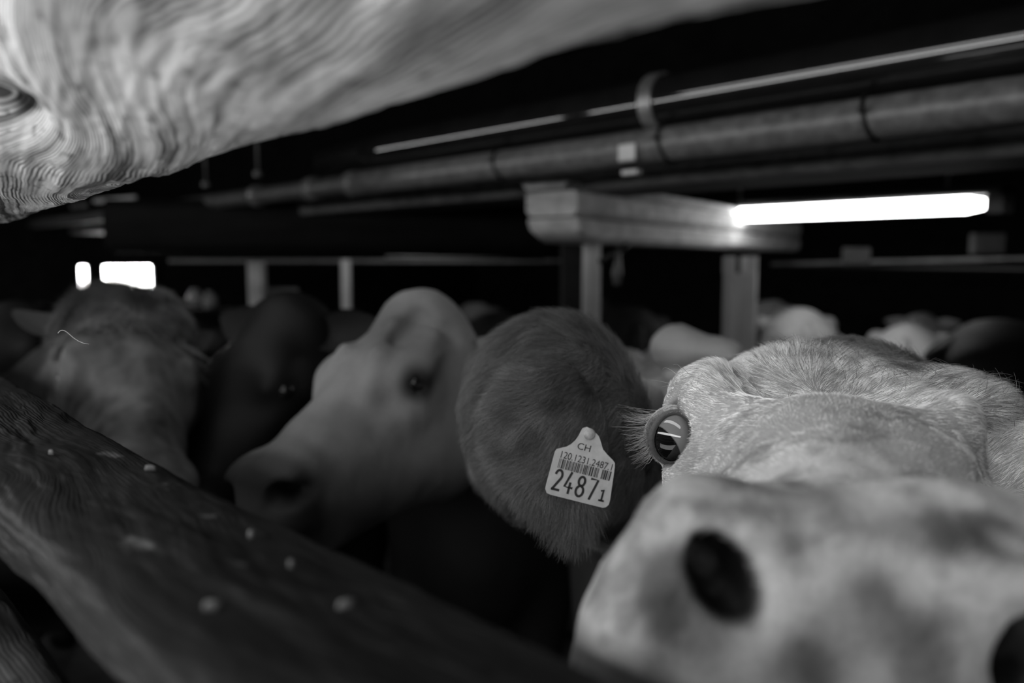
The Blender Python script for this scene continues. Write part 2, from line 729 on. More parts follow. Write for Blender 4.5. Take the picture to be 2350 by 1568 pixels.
def knots_shift(nt_, uvx, uvy, knots):
    """grain coordinate: across-grain position pushed around each knot (u, w, size, push)."""
    g = uvy
    rmin = None
    for (ku, kw, size, push) in knots:
        du = mth(nt_, 'DIVIDE', mth(nt_, 'SUBTRACT', uvx, ku), size * 1.7)
        dw = mth(nt_, 'DIVIDE', mth(nt_, 'SUBTRACT', uvy, kw), size)
        r2 = mth(nt_, 'ADD', mth(nt_, 'MULTIPLY', du, du), mth(nt_, 'MULTIPLY', dw, dw))
        e = mth(nt_, 'POWER', 2.718, mth(nt_, 'MULTIPLY', r2, -1.0))
        g = mth(nt_, 'ADD', g, mth(nt_, 'MULTIPLY', e, push))
    return g


def rough_wood(name, lo, mid, hi, knots, holes, bmpd=0.0016, lines=330.0, spec=0.2, stains=0.5, roughness=0.8, flecks=0.0, shear=0.0, tight=0.12):
    m, nt, b = new_mat(name)
    tc = nd(nt, 'ShaderNodeTexCoord')
    sep = nd(nt, 'ShaderNodeSeparateXYZ')
    nt.links.new(tc.outputs['UV'], sep.inputs[0])
    ux, uy = sep.outputs[0], sep.outputs[1]
    big = noise(nt, tc.outputs['UV'], 9.0, 3)
    g = knots_shift(nt, ux, uy, knots)
    if shear:
        g = mth(nt, 'SUBTRACT', g, mth(nt, 'MULTIPLY', ux, shear))
    g = mth(nt, 'ADD', g, mth(nt, 'MULTIPLY', big, 0.014))
    comb = nd(nt, 'ShaderNodeCombineXYZ')
    nt.links.new(mth(nt, 'MULTIPLY', ux, 3.0), comb.inputs[0])
    nt.links.new(mth(nt, 'MULTIPLY', g, 95.0), comb.inputs[1])
    streak = noise(nt, comb.outputs[0], 1.0, 5, 0.6)
    comb2 = nd(nt, 'ShaderNodeCombineXYZ')
    nt.links.new(mth(nt, 'MULTIPLY', ux, 9.0), comb2.inputs[0])
    nt.links.new(mth(nt, 'MULTIPLY', g, lines), comb2.inputs[1])
    fine = noise(nt, comb2.outputs[0], 1.0, 3, 0.5)
    ring = mth(nt, 'SINE', mth(nt, 'ADD', mth(nt, 'MULTIPLY', g, 2200.0), mth(nt, 'MULTIPLY', streak, 6.0)))
    ringa = mth(nt, 'MULTIPLY_ADD', ring, 0.10, 0.0)
    rmask = ramp(nt, noise(nt, tc.outputs['UV'], 7.0, 2), [(0.42, 0.0), (0.6, 1.0)])
    ringa = mth(nt, 'MULTIPLY', ringa, rmask)
    comb3 = nd(nt, 'ShaderNodeCombineXYZ')
    nt.links.new(mth(nt, 'MULTIPLY', ux, 1.6), comb3.inputs[0])
    nt.links.new(mth(nt, 'MULTIPLY', g, 48.0), comb3.inputs[1])
    coarse = noise(nt, comb3.outputs[0], 1.0, 2, 0.5)
    h = mth(nt, 'ADD', mth(nt, 'ADD', mth(nt, 'MULTIPLY', streak, 0.35), mth(nt, 'MULTIPLY', fine, 0.30)), ringa)
    h = mth(nt, 'ADD', h, mth(nt, 'MULTIPLY', coarse, 0.35))
    col = ramp(nt, h, [(0.49 - tight, lo), (0.49, mid), (0.49 + tight, hi)])
    comb4 = nd(nt, 'ShaderNodeCombineXYZ')
    nt.links.new(mth(nt, 'MULTIPLY', ux, 5.0), comb4.inputs[0])
    nt.links.new(mth(nt, 'MULTIPLY', g, 22.0), comb4.inputs[1])
    st = ramp(nt, noise(nt, comb4.outputs[0], 1.0, 5, 0.6), [(0.38, 1 - stains), (0.56, 1.0)])
    colm = mth(nt, 'MULTIPLY', col, st)
    pit = ramp(nt, noise(nt, mapping(nt, tc.outputs['UV'], (.6, 1, 1)), 120.0, 4, 0.6), [(0.33, 0.45), (0.42, 1.0)])
    colm = mth(nt, 'MULTIPLY', colm, pit)
    for (hu, hw, su, sw) in holes:
        du = mth(nt, 'DIVIDE', mth(nt, 'SUBTRACT', ux, hu), su)
        dw = mth(nt, 'DIVIDE', mth(nt, 'SUBTRACT', uy, hw), sw)
        r2 = mth(nt, 'ADD', mth(nt, 'MULTIPLY', du, du), mth(nt, 'MULTIPLY', dw, dw))
        r2 = mth(nt, 'ADD', r2, mth(nt, 'MULTIPLY', fine, 0.7))
        colm = mth(nt, 'MULTIPLY', colm, ramp(nt, r2, [(0.45, 0.08), (1.0, 1.0)]))
    if flecks:
        fl = ramp(nt, noise(nt, mapping(nt, tc.outputs['UV'], (0.6, 1, 1)), 38.0, 3, 0.5), [(0.66, 0.0), (0.74, flecks)])
        colm = mth(nt, 'ADD', colm, fl)
    nt.links.new(colm, b.inputs['Base Color'])
    b.inputs['Roughness'].default_value = roughness
    b.inputs['Specular IOR Level'].default_value = spec
    bump(nt, b, h, 1.0, bmpd)
    return m


# upper timber: a waney, rough-hewn log just above the lens
UPZ, UPV, UPR = 1.55 + 0.17, 0.17, 0.104
def up_pos(x, y):      # (u, arc) of the surface point seen at a photo pixel
    r = P(x, y, 1.0) - EYE
    a, b, c = r @ BV, r[2], r @ BU
    A = a * a + b * b
    B = -2 * (a * UPV + b * (UPZ - 1.55))
    C = UPV ** 2 + (UPZ - 1.55) ** 2 - UPR ** 2
    disc = max(B * B - 4 * A * C, 0)
    t = (-B - math.sqrt(disc)) / (2 * A)
    th = math.atan2(b * t - (UPZ - 1.55), a * t - UPV) % (2 * math.pi)
    return c * t, th * UPR
k1 = up_pos(270, 385)
k2 = up_pos(20, 215)
k3 = up_pos(240, 40)
def up_relief(u, th):
    p = np.stack([u * 6, th * 1.2, u * 0], -1)
    d = 0.007 * fbm(p, 3, 5)
    p2 = np.stack([u * 5, (th * UPR - .25 * u) * 100, u * 0], -1)
    d += 0.0022 * fbm(p2, 3, 11)
    w_ = th * UPR
    for (ku, kw), sz, am in ((k1, 0.03, -0.004), (k2, 0.022, -0.016)):
        d += am * np.exp(-(((u - ku) / (sz * 1.6)) ** 2 + ((w_ - kw) / sz) ** 2))
    p3 = np.stack([u * 60, (w_ - .25 * u) * 260, u * 0], -1)
    d += 0.0007 * fbm(p3, 2, 21) + 0.0022 * np.clip(fbm(np.stack([u * 38, w_ * 60, u * 0], -1), 3, 23) - .15, 0, 1)
    return d
M_UPPER = rough_wood('pale_rough_timber', 0.12, 0.66, 0.95,
                     [(k1[0], k1[1], 0.030, 0.045), (k2[0], k2[1], 0.03, -0.04), (k3[0], k3[1], 0.05, 0.03)],
                     [(k2[0], k2[1], 0.028, 0.010)], shear=0.25, tight=0.062, stains=0.6)
timber('upper_fence_beam', -1.2, 3.6, UPV, UPZ, round_sect(UPR, UPR), 2200, 420, M_UPPER, up_relief,
       'pale weathered rough timber beam crossing the top of the view above the pipes', 'wooden beam',
       dz=lambda u: -0.004 - 0.013 * sstep(.34, .55, u) - 0.011 * sstep(.55, 1.1, u))

# lower timber: dark worn rail under the lens
def lo_relief(u, th):
    w_ = th * 0.06
    d = 0.006 * fbm(np.stack([u * 5, th * 0.8, u * 0 + 3], -1), 3, 31)
    d += 0.002 * fbm(np.stack([u * 14, w_ * 90 + 2 * fbm(np.stack([u * 9, th, u * 0], -1), 2, 3), u * 0], -1), 3, 33)
    d += 0.0007 * fbm(np.stack([u * 60, w_ * 200, u * 0], -1), 2, 35)
    return d
M_LOWER = rough_wood('dark_worn_timber', 0.006, 0.015, 0.034, [(0.55, 0.10, 0.04, 0.04), (0.30, 0.08, 0.05, -0.03)], [],
                     bmpd=0.0014, stains=0.6, roughness=0.6, spec=0.3, flecks=0.10)
timber('lower_fence_rail', -1.2, 3.6, 0.140, 1.55 - 0.147, round_sect(0.050, 0.021, 5.0), 1900, 300, M_LOWER, lo_relief,
       'dark worn timber rail crossing the bottom left under the cattle heads', 'wooden rail', dv=lambda u: 0.018 * sstep(.5, 1.1, u))
M_LOW2 = rough_wood('grey_worn_timber', 0.03, 0.07, 0.13, [], [], bmpd=0.0014, stains=0.6, flecks=0.1)
timber('lower_fence_board', -1.2, 3.6, 0.085, 1.55 - 0.275, round_sect(0.035, 0.06, 4.0), 700, 120, M_LOW2, lo_relief,
       'grey worn board fixed below the dark rail in the bottom left corner', 'wooden board')
for zz, lab in ((0.95, 'middle'), (0.62, 'second lowest'), (0.25, 'lowest')):
    o = MB().box(UV(1.2, 0.20, zz), (X, Z, Y), (2.4, 0.13, 0.025), 0.008).build('fence_board', M_DARKWOOD)
    tag(o, lab + ' dark board of the feed fence under the worn rail', 'wooden board')
for i, (uu, lab) in enumerate(((-0.75, 'square fence post holding the rails on the near side'), (3.1, 'square fence post holding the rails at their far end'))):
    t = MB().box(UV(uu, 0.30, 1.15), (Z, X, Y), (1.15, 0.06, 0.06), 0.008).build('fence_post', M_DARKWOOD)
    tag(t, lab, 'post')

# ------------------------------------------------------------------ pipes under the ceiling
M_GLOSS = simple('glossy_dark_pipe', 0.010, 0.06, var=0.2, spec=1.0)
M_GREY = simple('dusty_grey_pipe', 0.12, 0.34, var=0.35, scale=30, bmp=0.001, spec=0.45)
M_STEEL = simple('galvanised_steel', 0.35, 0.35, 0.7, var=0.3, scale=30)
M_BLACK = simple('black_strap', 0.006, 0.5)
def line_uz(x, y, v):
    p = at_v(x, y, v)
    return p[2]
def at_r(x, y, r0):     # point on ray at perpendicular plane v=r0
    return at_v(x, y, r0)
VP1 = 1.95
zg = at_v(1800, 297, VP1)[2]
pipe1 = empty('grey_pipe', UV(0, VP1, zg))
MB().tube([UV(u, VP1, zg) for u in np.linspace(-4, 3.0, 16)], 0.050, 28).build('pipe_run', M_GREY, pipe1, True)
tag(pipe1, 'dusty grey pipe strapped with thin black ties below the glossy dark pipe', 'pipe')
MB().tube([UV(u, VP1, zg) for u in np.linspace(2.98, 8.3, 12)], 0.042, 24).build('pipe_run', simple('dull_pipe', 0.05, 0.5), pipe1, True)
for u in (3.0, 3.35, 3.9):
    MB().tube([UV(u - 0.03, VP1, zg), UV(u + 0.03, VP1, zg)], 0.054, 24).build('pipe_coupling', M_GREY, pipe1, True)
for x, y in ((1156, 365), (1535, 325), (2002, 262)):
    c = at_v(x, y, VP1)
    u = c @ BU
    pts = [UV(u + 0.012 * math.sin(a), VP1 + 0.054 * math.cos(a), zg + 0.054 * math.sin(a)) for a in np.linspace(0, 2 * math.pi, 30)]
    mbx = MB().tube(pts, 0.005, 8)
    mbx.tube([UV(u, VP1 - 0.055, zg + 0.01), UV(u, VP1 - 0.066, zg + 0.012)], 0.008, 8)
    mbx.build('cable_tie', M_BLACK, pipe1, True)
VP2 = 2.0
zs = at_v(1730, 200, VP2)[2]
pipe2 = empty('glossy_pipe', UV(0, VP2, zs))
tag(pipe2, 'thick glossy dark pipe with a long bright highlight near the ceiling', 'pipe')
MB().tube([UV(u, VP2, zs) for u in np.linspace(-4, 3.3, 14)], 0.078, 40).build('pipe_run', M_GLOSS, pipe2, True)
cc = at_v(1478, 230, VP2 - 0.08) @ BU
pts = [UV(cc, VP2 + 0.082 * math.cos(a), zs + 0.082 * math.sin(a)) for a in np.linspace(0, 2 * math.pi, 36)]
band = MB()
for dz in (-0.018, -0.006, 0.006, 0.018):
    band.tube([p + BU * dz for p in pts], 0.0065, 6)
band.build('clamp_band', M_STEEL, pipe2, True)
MB().box(UV(cc, VP2 - 0.02, zs - 0.10), (Z, X, Y), (0.03, 0.02, 0.004)).build('clamp_screw', M_STEEL, pipe2)
VP3 = 2.16
z3 = at_v(1730, 226, VP3)[2]
p3 = MB().tube([UV(u, VP3, z3) for u in np.linspace(-4, 1.5, 8)], 0.03, 24).build('thin_pipe', M_GLOSS, None, True)
tag(p3, 'thin glossy black pipe tucked between the thick dark pipe and the grey pipe', 'pipe')
# bracket on the grey pipe
c = at_v(1440, 350, VP1 - 0.055)
br = empty('pipe_bracket', c)
tag(br, 'small shiny metal bracket clipped on the grey pipe', 'bracket')
u = c @ BU
MB().box(UV(u, VP1 - 0.056, c[2]), (X, Z, Y), (0.03, 0.025, 0.004), 0.004).build('clip', simple('bright_tin', 0.55, 0.4, 0.0, var=0.1), br)
MB().box(UV(u - 0.012, VP1 - 0.05, c[2] - 0.058), (X, Z, Y), (0.028, 0.007, 0.012), 0.003).build('bolt_bar', bpy.data.materials['bright_tin'], br)

# heavy ceiling beams along the pipes
M_JOIST = wood('sooty_beam', 0.02, 0.05, 0)
def beam(u0, u1, v0, v1, z0, z1, mat, label, name='ceiling_beam', rotm=None):
    o = MB().box(UV((u0 + u1) / 2, (v0 + v1) / 2, (z0 + z1) / 2), (X, Y, Z), ((u1 - u0) / 2, (v1 - v0) / 2, (z1 - z0) / 2), 0.01).build(name, mat)
    tag(o, label, 'beam')
    return o
zb_ = at_v(1900, 415, 2.55)[2]
M_JOIST2 = wood('grey_beam', 0.05, 0.14, 0)
beam(-5, 8.4, 2.3, 2.62, zg + 0.0, CEIL, wood('black_beam', 0.001, 0.003, 0, spec=0.03), 'black beam boxed in above the rough grey ceiling beam behind the pipes')
beam(-5, 8.4, 2.28, 2.62, zb_, zg, M_JOIST2, 'rough grey ceiling beam directly behind the grey pipe')

# log beam end with saw kerfs, held by posts
M_LOG = wood('knotty_log', 0.30, 0.66, 0, spec=0.2)
A0 = P(1268, 492, 3.0)
A1 = P(1800, 532, 5.6)
ax0 = (A1 - A0); ax0[2] = 0
L_ = np.linalg.norm(ax0); ax0 /= L_
ax1 = np.cross(Z, ax0)
lb = empty('log_beam', A0)
tag(lb, 'pale knotty log beam with a sawn rounded end left of the tube lamp', 'beam')
def log_piece(z0, z1, w_, l0, l1, rnd=0.0):
    n = 40
    V, F = [], []
    prof = [(-w_, z0 + 0.02), (-w_ + 0.02, z0), (w_ - 0.02, z0), (w_, z0 + 0.02), (w_, z1 - 0.01), (w_ - 0.01, z1), (-w_ + 0.01, z1), (-w_, z1 - 0.01)]
    for i in range(n + 1):
        t = l0 + (l1 - l0) * (i / n) ** 1.5
        cut = max(0.0, rnd - (t - l0)) / max(rnd, 1e-6)
        for (a, z) in prof:
            zz = z + (z1 - z) * (1 - math.sqrt(max(0, 1 - cut * cut))) * (1.0 if rnd else 0) * 0.8
            V.append(A0 + ax0 * t + ax1 * a + Z * zz)
    for i in range(n):
        for k in range(8):
            F.append((i * 8 + k, i * 8 + (k + 1) % 8, (i + 1) * 8 + (k + 1) % 8, (i + 1) * 8 + k))
    F.append(tuple(range(8))[::-1]); F.append(tuple(n * 8 + k for k in range(8)))
    return V, F
zA = A0[2]
m = MB().add(*log_piece(-0.105, -0.015, 0.11, 0.0, L_, 0.14)); m.build('lower_half', M_LOG, lb)
m = MB().add(*log_piece(-0.008, 0.085, 0.112, -0.01, L_)); m.build('upper_half', M_LOG, lb)
m = MB().add(*log_piece(0.092, 0.125, 0.10, -0.06, L_ * 0.6)); m.build('top_slat', M_LOG, lb)

def post(x0, x1, y0, y1, d, mat, label, name='barn_post', depth=None):
    a, b = P(x0, y0, d), P(x1, y0, d)
    cx = (a + b) / 2
    wd = (x1 - x0) / FPX * d / 2
    top, bot = P((x0 + x1) / 2, y0, d)[2], (P((x0 + x1) / 2, y1, d)[2] if y1 else 0.0)
    dp = depth or wd
    o = MB().box([cx[0], cx[1] + dp, (top + bot) / 2], (Z, CR, np.array([0, 1.0, 0])), ((top - bot) / 2, wd, dp), min(wd, dp) * 0.15).build(name, mat)
    if label:
        tag(o, label, 'post')
    return o
post(1340, 1380, 556, 0, 3.15, M_POST, 'slim pale post under the sawn end of the log beam')
post(1290, 1338, 556, 0, 3.6, wood('dark_post', 0.015, 0.03, 2), 'dark post directly left of the slim pale post')
p_ = empty('barn_post', P(1708, 800, 3.95)); p_.location.z = 0
tag(p_, 'broad pale post with a notched top below the log beam', 'post')
o = post(1676, 1740, 628, 0, 3.95, M_POST, None, 'shaft'); o.parent = p_; o.matrix_parent_inverse = Matrix.Translation(-p_.location)
o = post(1676, 1690, 588, 628, 3.95, M_POST, None, 'prong', 0.07); o.parent = p_; o.matrix_parent_inverse = Matrix.Translation(-p_.location)
o = post(1718, 1740, 588, 628, 3.95, M_POST, None, 'prong', 0.07); o.parent = p_; o.matrix_parent_inverse = Matrix.Translation(-p_.location)
M_FPOST = wood('grey_far_post', 0.3, 0.5, 2)
post(566, 600, 596, 0, 6.5, M_FPOST, 'wide grey post standing left of the low board at the back')
post(781, 801, 596, 0, 6.0, M_FPOST, 'narrow pale post at the back between the windows and the profile cow')
o = MB().box(P(638, 683, 6.7), (CR, np.array([0, 1.0, 0]), Z), (0.17, 0.02, 0.08)).build('partition_board', simple('dull_board', 0.10, 0.8))
tag(o, 'low grey board beside the wide grey post at the back', 'board')
# black cross beam at the back and the far rail
b0, b1 = P(440, 598, 6.2), P(1250, 600, 6.0)
o = MB().box((b0 + b1) / 2, (CR, np.array([0, 1.0, 0]), Z), (1.5, 0.02, 0.012)).build('far_rail', simple('rail_metal', 0.10, 0.5))
tag(o, 'thin rail running along the top of the far posts', 'rail')
c0 = P(800, 560, 4.6)
o = MB().box([c0[0] - 0.1, c0[1], 1.75], (CR, np.array([0, 1.0, 0]), Z), (1.25, 0.12, 0.15), 0.04).build('cross_beam', M_WALL)
tag(o, 'black heavy cross beam hanging above the backs left of the log beam', 'beam')

# tube lamp
l0, l1 = P(1622, 497, 4.7), P(2312, 466, 3.3)
ld = (l1 - l0) / np.linalg.norm(l1 - l0)
ls = np.cross(Z, ld); ls /= np.linalg.norm(ls); lz = np.cross(ld, ls)
lamp = empty('tube_lamp', (l0 + l1) / 2)
tag(lamp, 'glowing fluorescent tube lamp in a clear cover under the ceiling', 'lamp')
LL = np.linalg.norm(l1 - l0)
MB().box((l0 + l1) / 2 + Z * 0.055, (ld, ls, lz), (LL / 2, 0.06, 0.02), 0.01).build('housing', simple('lamp_housing', 0.10, 0.6), lamp)
for s in (-1, 1):
    MB().box((l0 + l1) / 2 + ld * s * (LL / 2 - 0.03), (ld, ls, lz), (0.035, 0.045, 0.04), 0.012).build('end_cap', simple('cloudy_plastic', 0.35, 0.3), lamp)
M_TUBE = emis('lit_tube', 1.0, 14.0)
n = 18
tp = [l0 + ld * (0.08 + (LL - 0.16) * i / n) for i in range(n + 1)]
MB().tube(tp, [0.02] + [0.036] * (n - 1) + [0.02], 20).build('lit_tube', M_TUBE, lamp, True)
for s in (-0.35, 0.35):
    pc = (l0 + l1) / 2 + ld * s * LL
    MB().box([pc[0], pc[1], (pc[2] + 0.075 + CEIL) / 2], (Z, ls, ld), ((CEIL - pc[2] - 0.075) / 2, 0.006, 0.006)).build('hanger', M_STEEL, lamp)

# far pipework on the right and centre
def run(name, a, b, r, mat, label, cat='pipe'):
    o = MB().tube([a + (b - a) * t for t in np.linspace(0, 1, 6)], r, 12).build(name, mat, None, True)
    return tag(o, label, cat)
M_DULL = simple('dull_steel', 0.25, 0.4, 0.3, var=0.3)
run('water_pipe', P(1770, 606, 5.6), P(2600, 588, 3.9), 0.012, M_DULL, 'thin pale pipe on the right below the tube lamp')
run('lower_water_pipe', P(1770, 608, 5.7), P(2600, 622, 4.0), 0.010, simple('dark_steel', 0.06, 0.4), 'thin dark pipe running just under the thin pale pipe on the right')
run('steel_bar', P(885, 590, 5.2), P(1250, 596, 5.2), 0.009, M_DULL, 'thin steel bar behind the poll of the profile cow')
for (x, y, hx, hy, d, lab) in ((1965, 588, 28, 20, 4.6, 'small dark box fixed above the thin pipe under the lamp'), (2265, 560, 34, 24, 4.2, 'grey junction box below the right end of the lamp')):
    o = MB().box(P(x, y, d), (CR, np.array([0, 1.0, 0]), Z), (hx / FPX * d, 0.03, hy / FPX * d), 0.01).build('junction_box', simple('box_grey', 0.05, 0.6))
    tag(o, lab, 'box')
# hook and strap hanging on the slim post
m = MB()
m.tube([P(1440, 560, 2.95), P(1425, 575, 2.95), P(1395, 590, 2.95), P(1375, 603, 2.96)], 0.012, 8)
hk = m.build('rag_strap', M_BLACK, None, True)
tag(hk, 'dark strap hanging from the log beam beside the slim post', 'strap')
m = MB().tube([P(1420, 575, 2.93), P(1418, 600, 2.93), P(1416, 625, 2.93), P(1416, 655, 2.93)], [0.008, 0.012, 0.02, 0.014], 10)
o = m.build('hanging_handle', simple('worn_handle', 0.10, 0.5), None, True)
tag(o, 'small worn grey handle hanging beneath the log beam', 'handle')

# pale crumbs and chips lying on the dark rail
M_CHIP = simple('dry_chip', 0.13, 0.7, var=0.3, scale=200)
def chip(x, y, w_, h_, seed, lab):
    p = at_z(x, y, 1.4265)
    r = np.random.default_rng(seed)
    n = 9
    ang = r.uniform(0, math.pi)
    a1 = np.array([math.cos(ang), math.sin(ang), 0]); a2 = np.array([-math.sin(ang), math.cos(ang), 0])
    rad = r.uniform(.7, 1.2, n)
    ring = [(rad[k] * math.cos(2 * math.pi * k / n), rad[k] * math.sin(2 * math.pi * k / n)) for k in range(n)]
    V = [p + a1 * w_ * a + a2 * h_ * b + Z * (-.002) for a, b in ring] + [p + a1 * w_ * a * .8 + a2 * h_ * b * .8 + Z * (.0004 + .0006 * r.random()) for a, b in ring] + [p + Z * .0014]
    F = [(k, (k + 1) % n, n + (k + 1) % n, n + k) for k in range(n)] + [(n + k, n + (k + 1) % n, 2 * n) for k in range(n)] + [tuple(range(n))[::-1]]
    o = mesh_obj('wood_chip', V, F, M_CHIP, None, True)
    tag(o, lab, 'chip', 'pale chips lying on the dark rail')
chip(577, 1222, .0030, .0018, 1, 'small bright chip on the dark rail just below the nose of the profile cow')
chip(795, 1382, .0042, .0020, 2, 'blurred pale chip lowest to the right on the dark rail')
chip(487, 1385, .0040, .0022, 3, 'blurred pale chip close to the worn near edge of the dark rail')
chip(345, 1072, .0040, .0012, 4, 'narrow pale chip near the far edge of the rail below the curly-headed cow')
chip(118, 1036, .0034, .0018, 5, 'pale chip near the left edge of the picture on the dark rail')
chip(668, 1290, .0018, .0012, 6, 'tiny grey crumb between the bright chip and the lowest pale chip on the rail')

# small hardware seen dimly around the pipes and at the back
M_TIN = bpy.data.materials['bright_tin']
for (x, y0, y1, d, lab) in ((473, 372, 424, 4.4, 'thin hanger rod with a nut over the left part of the pipes'), (592, 366, 400, 4.0, 'short hanger rod above the pipe coupling on the left')):
    a, b = P(x, y0, d), P(x, y1, d)
    r0 = empty('pipe_hanger', b)
    tag(r0, lab, 'hanger')
    MB().tube([np.array([b[0], b[1], CEIL]), b], 0.007, 8).build('rod', simple('dim_steel', 0.10, 0.5), r0, True)
    MB().tube([b + Z * .012, b - Z * .012], 0.022, 6).build('nut', bpy.data.materials['dim_steel'], r0)
bp = P(577, 447, 4.07)
o = MB().tube([bp - CF * .012, bp + CF * .03], [0.016, 0.016], 12).build('bolt_head', M_TIN, pipe1, True)
run('pipe_glint', P(218, 462, 5.6), P(312, 454, 5.2), 0.016, simple('pale_glint', 0.5, 0.4), 'short pale bar imitating a pipe highlight close under the rough upper beam at the left')  # highlight streak on a pipe, built as a pale bar
run('pipe_glint', P(165, 475, 6.0), P(200, 471, 5.8), 0.016, bpy.data.materials['dim_steel'], 'very short dim bar imitating a pipe highlight left of the pale bar')  # fainter piece of the same highlight, built as a dim bar
def lathe(c, prof, seg=24):
    V, F = [], []
    for r_, z_ in prof:
        for k in range(seg):
            a = 2 * math.pi * k / seg
            V.append(c + np.array([r_ * math.cos(a), r_ * math.sin(a), z_]))
    n_ = len(prof)
    for i in range(n_ - 1):
        for k in range(seg):
            F.append((i * seg + k, i * seg + (k + 1) % seg, (i + 1) * seg + (k + 1) % seg, (i + 1) * seg + k))
    F.append(tuple(range(seg))[::-1]); F.append(tuple((n_ - 1) * seg + k for k in range(seg)))
    return V, F
for (x, y, lab) in ((448, 684, 'left one of two dull round cans on the ledge right of the windows'), (482, 690, 'right one of two dull round cans on the ledge right of the windows')):
    c_ = P(x, y, 6.9)
    o = MB().add(*lathe(c_, [(.045, -.07), (.062, -.06), (.066, 0), (.055, .045), (.03, .06), (.034, .08)])).build('round_can', simple('can_metal', 0.22, 0.5), None, True)
    tag(o, lab, 'can')
c_ = P(465, 712, 6.9)
o = MB().box(c_, (CR, np.array([0, 1.0, 0]), Z), (.35, .12, .012)).build('ledge', M_DARKWOOD)
tag(o, 'dark narrow ledge carrying two round cans at the back', 'shelf')

# ------------------------------------------------------------------ cattle
def rotv(r):
    a = np.linalg.norm(r) + 1e-12
    k = np.asarray(r, float) / a
    K = np.array([[0, -k[2], k[1]], [k[2], 0, -k[0]], [-k[1], k[0], 0]])
    return np.eye(3) + np.sin(a) * K + (1 - np.cos(a)) * K @ K


def head_ops(S, H, wrinkle=True, eyes=(1, 1), lean=1.0, poll=1.0, nostril=True, horn=1.0, wing=1.0):
    """cow head: +x to the nose, +y to its left, +z up, origin between the eyes."""
    e, c = S.ell, S.cone
    e(H, (-.085, 0, -.035), (.14, .10, .095), .04)
    e(H, (-.04, 0, -.01), (.11, .095, .055), .04)
    for s in (-1, 1):
        e(H, (-.015, s * .082, .008), (.055, .032, .034), .035)      # brow
        e(H, (.005, s * .088, -.045), (.05, .026, .03), .03)         # cheek bone below the eye
        e(H, (-.09, s * .058, -.115), (.095, .042, .088), .05)       # jaw muscle
        c(H, (.02, s * .07, -.055), (.17, s * .045, -.075), .03, .03, .04)
        c(H, (-.09, s * .052, -.16), (.20, s * .022, -.135), .038, .024, .05)
        if horn:
            e(H, (-.165, s * .07, .00), (.035, .03, .035), .04)       # horn base
    c(H, (-.05, 0, -.02), (.16, 0, -.04), .062, .050, .05)
    c(H, (.05, 0, -.07), (.23, 0, -.075), .065, .055, .05)
    e(H, (-.185, 0, .012 * poll), (.045, .062, .05), .045)
    e(H, (.255, 0, -.072), (.065, .072, .062), .045)
    for s in (-1, 1):
        e(H, (.262, s * .05, -.045), (.048, .038 * wing, .036 * wing), .025)       # nostril wing
    e(H, (.285, 0, -.10), (.038, .062, .035), .03)
    e(H, (.225, 0, -.15), (.055, .04, .03), .03)
    if nostril:
        for s in (-1, 1):
            c(H, (.318, s * .052, -.050), (.27, s * .075, -.062), .017, .012, .012, sub=True, sc=(1, 1, 1.15))
            c(H, (.318, s * .052, -.050), (.24, s * .045, -.05), .016, .010, .012, sub=True)
            c(H, (.30, s * .078, -.050), (.27, s * .088, -.04), .007, .006, .012, sub=True)
        # mouth line
        c(H, (.32, 0, -.133), (.13, 0, -.118), .006, .004, .012, sub=True, sc=(1, 9, 1))


def neck_ops(S, H, W, r0=.085, r1=.20, k=.08, tz=-.015):
    """from the back of the head to the shoulders (W: body frame)."""
    G = Frame()
    a = H.fwd((-.17, 0, -.07))
    b = W.fwd((-.02, 0, 1.02))
    top = H.fwd((-.16, 0, tz))
    wt = W.fwd((-.10, 0, 1.24))
    S.cone(G, a, b, r0, r1, k)
    S.cone(G, top, wt, .06, .08, k)


def body_ops(S, W, k=.08):
    e, c = S.ell, S.cone
    e(W, (-.05, 0, .92), (.36, .24, .40), k)
    e(W, (-.65, 0, .90), (.62, .31, .40), k)
    e(W, (-1.2, 0, 1.03), (.32, .25, .29), k)
    c(W, (0, 0, 1.25), (-1.3, 0, 1.27), .05, .045, k)
    for s in (-1, 1):
        e(W, (-1.02, s * .20, 1.23), (.09, .06, .06), .06)
        e(W, (-1.40, s * .11, 1.17), (.06, .05, .05), .06)
        e(W, (0, s * .17, .92), (.15, .09, .30), k)
        c(W, (.02, s * .16, .65), (.05, s * .16, .42), .095, .055, .06)
        c(W, (.05, s * .16, .42), (.03, s * .16, .12), .05, .036, .03)
        c(W, (.03, s * .16, .12), (.06, s * .16, .035), .042, .052, .03)
        e(W, (-1.25, s * .17, .82), (.21, .11, .30), k)
        c(W, (-1.20, s * .17, .62), (-1.42, s * .17, .47), .09, .052, .05)
        c(W, (-1.42, s * .17, .47), (-1.37, s * .17, .12), .048, .038, .03)
        c(W, (-1.37, s * .17, .12), (-1.34, s * .17, .035), .044, .052, .03)


def yaw(a):
    c_, s_ = math.cos(a), math.sin(a)
    return np.array([[c_, -s_, 0], [s_, c_, 0], [0, 0, 1.0]])


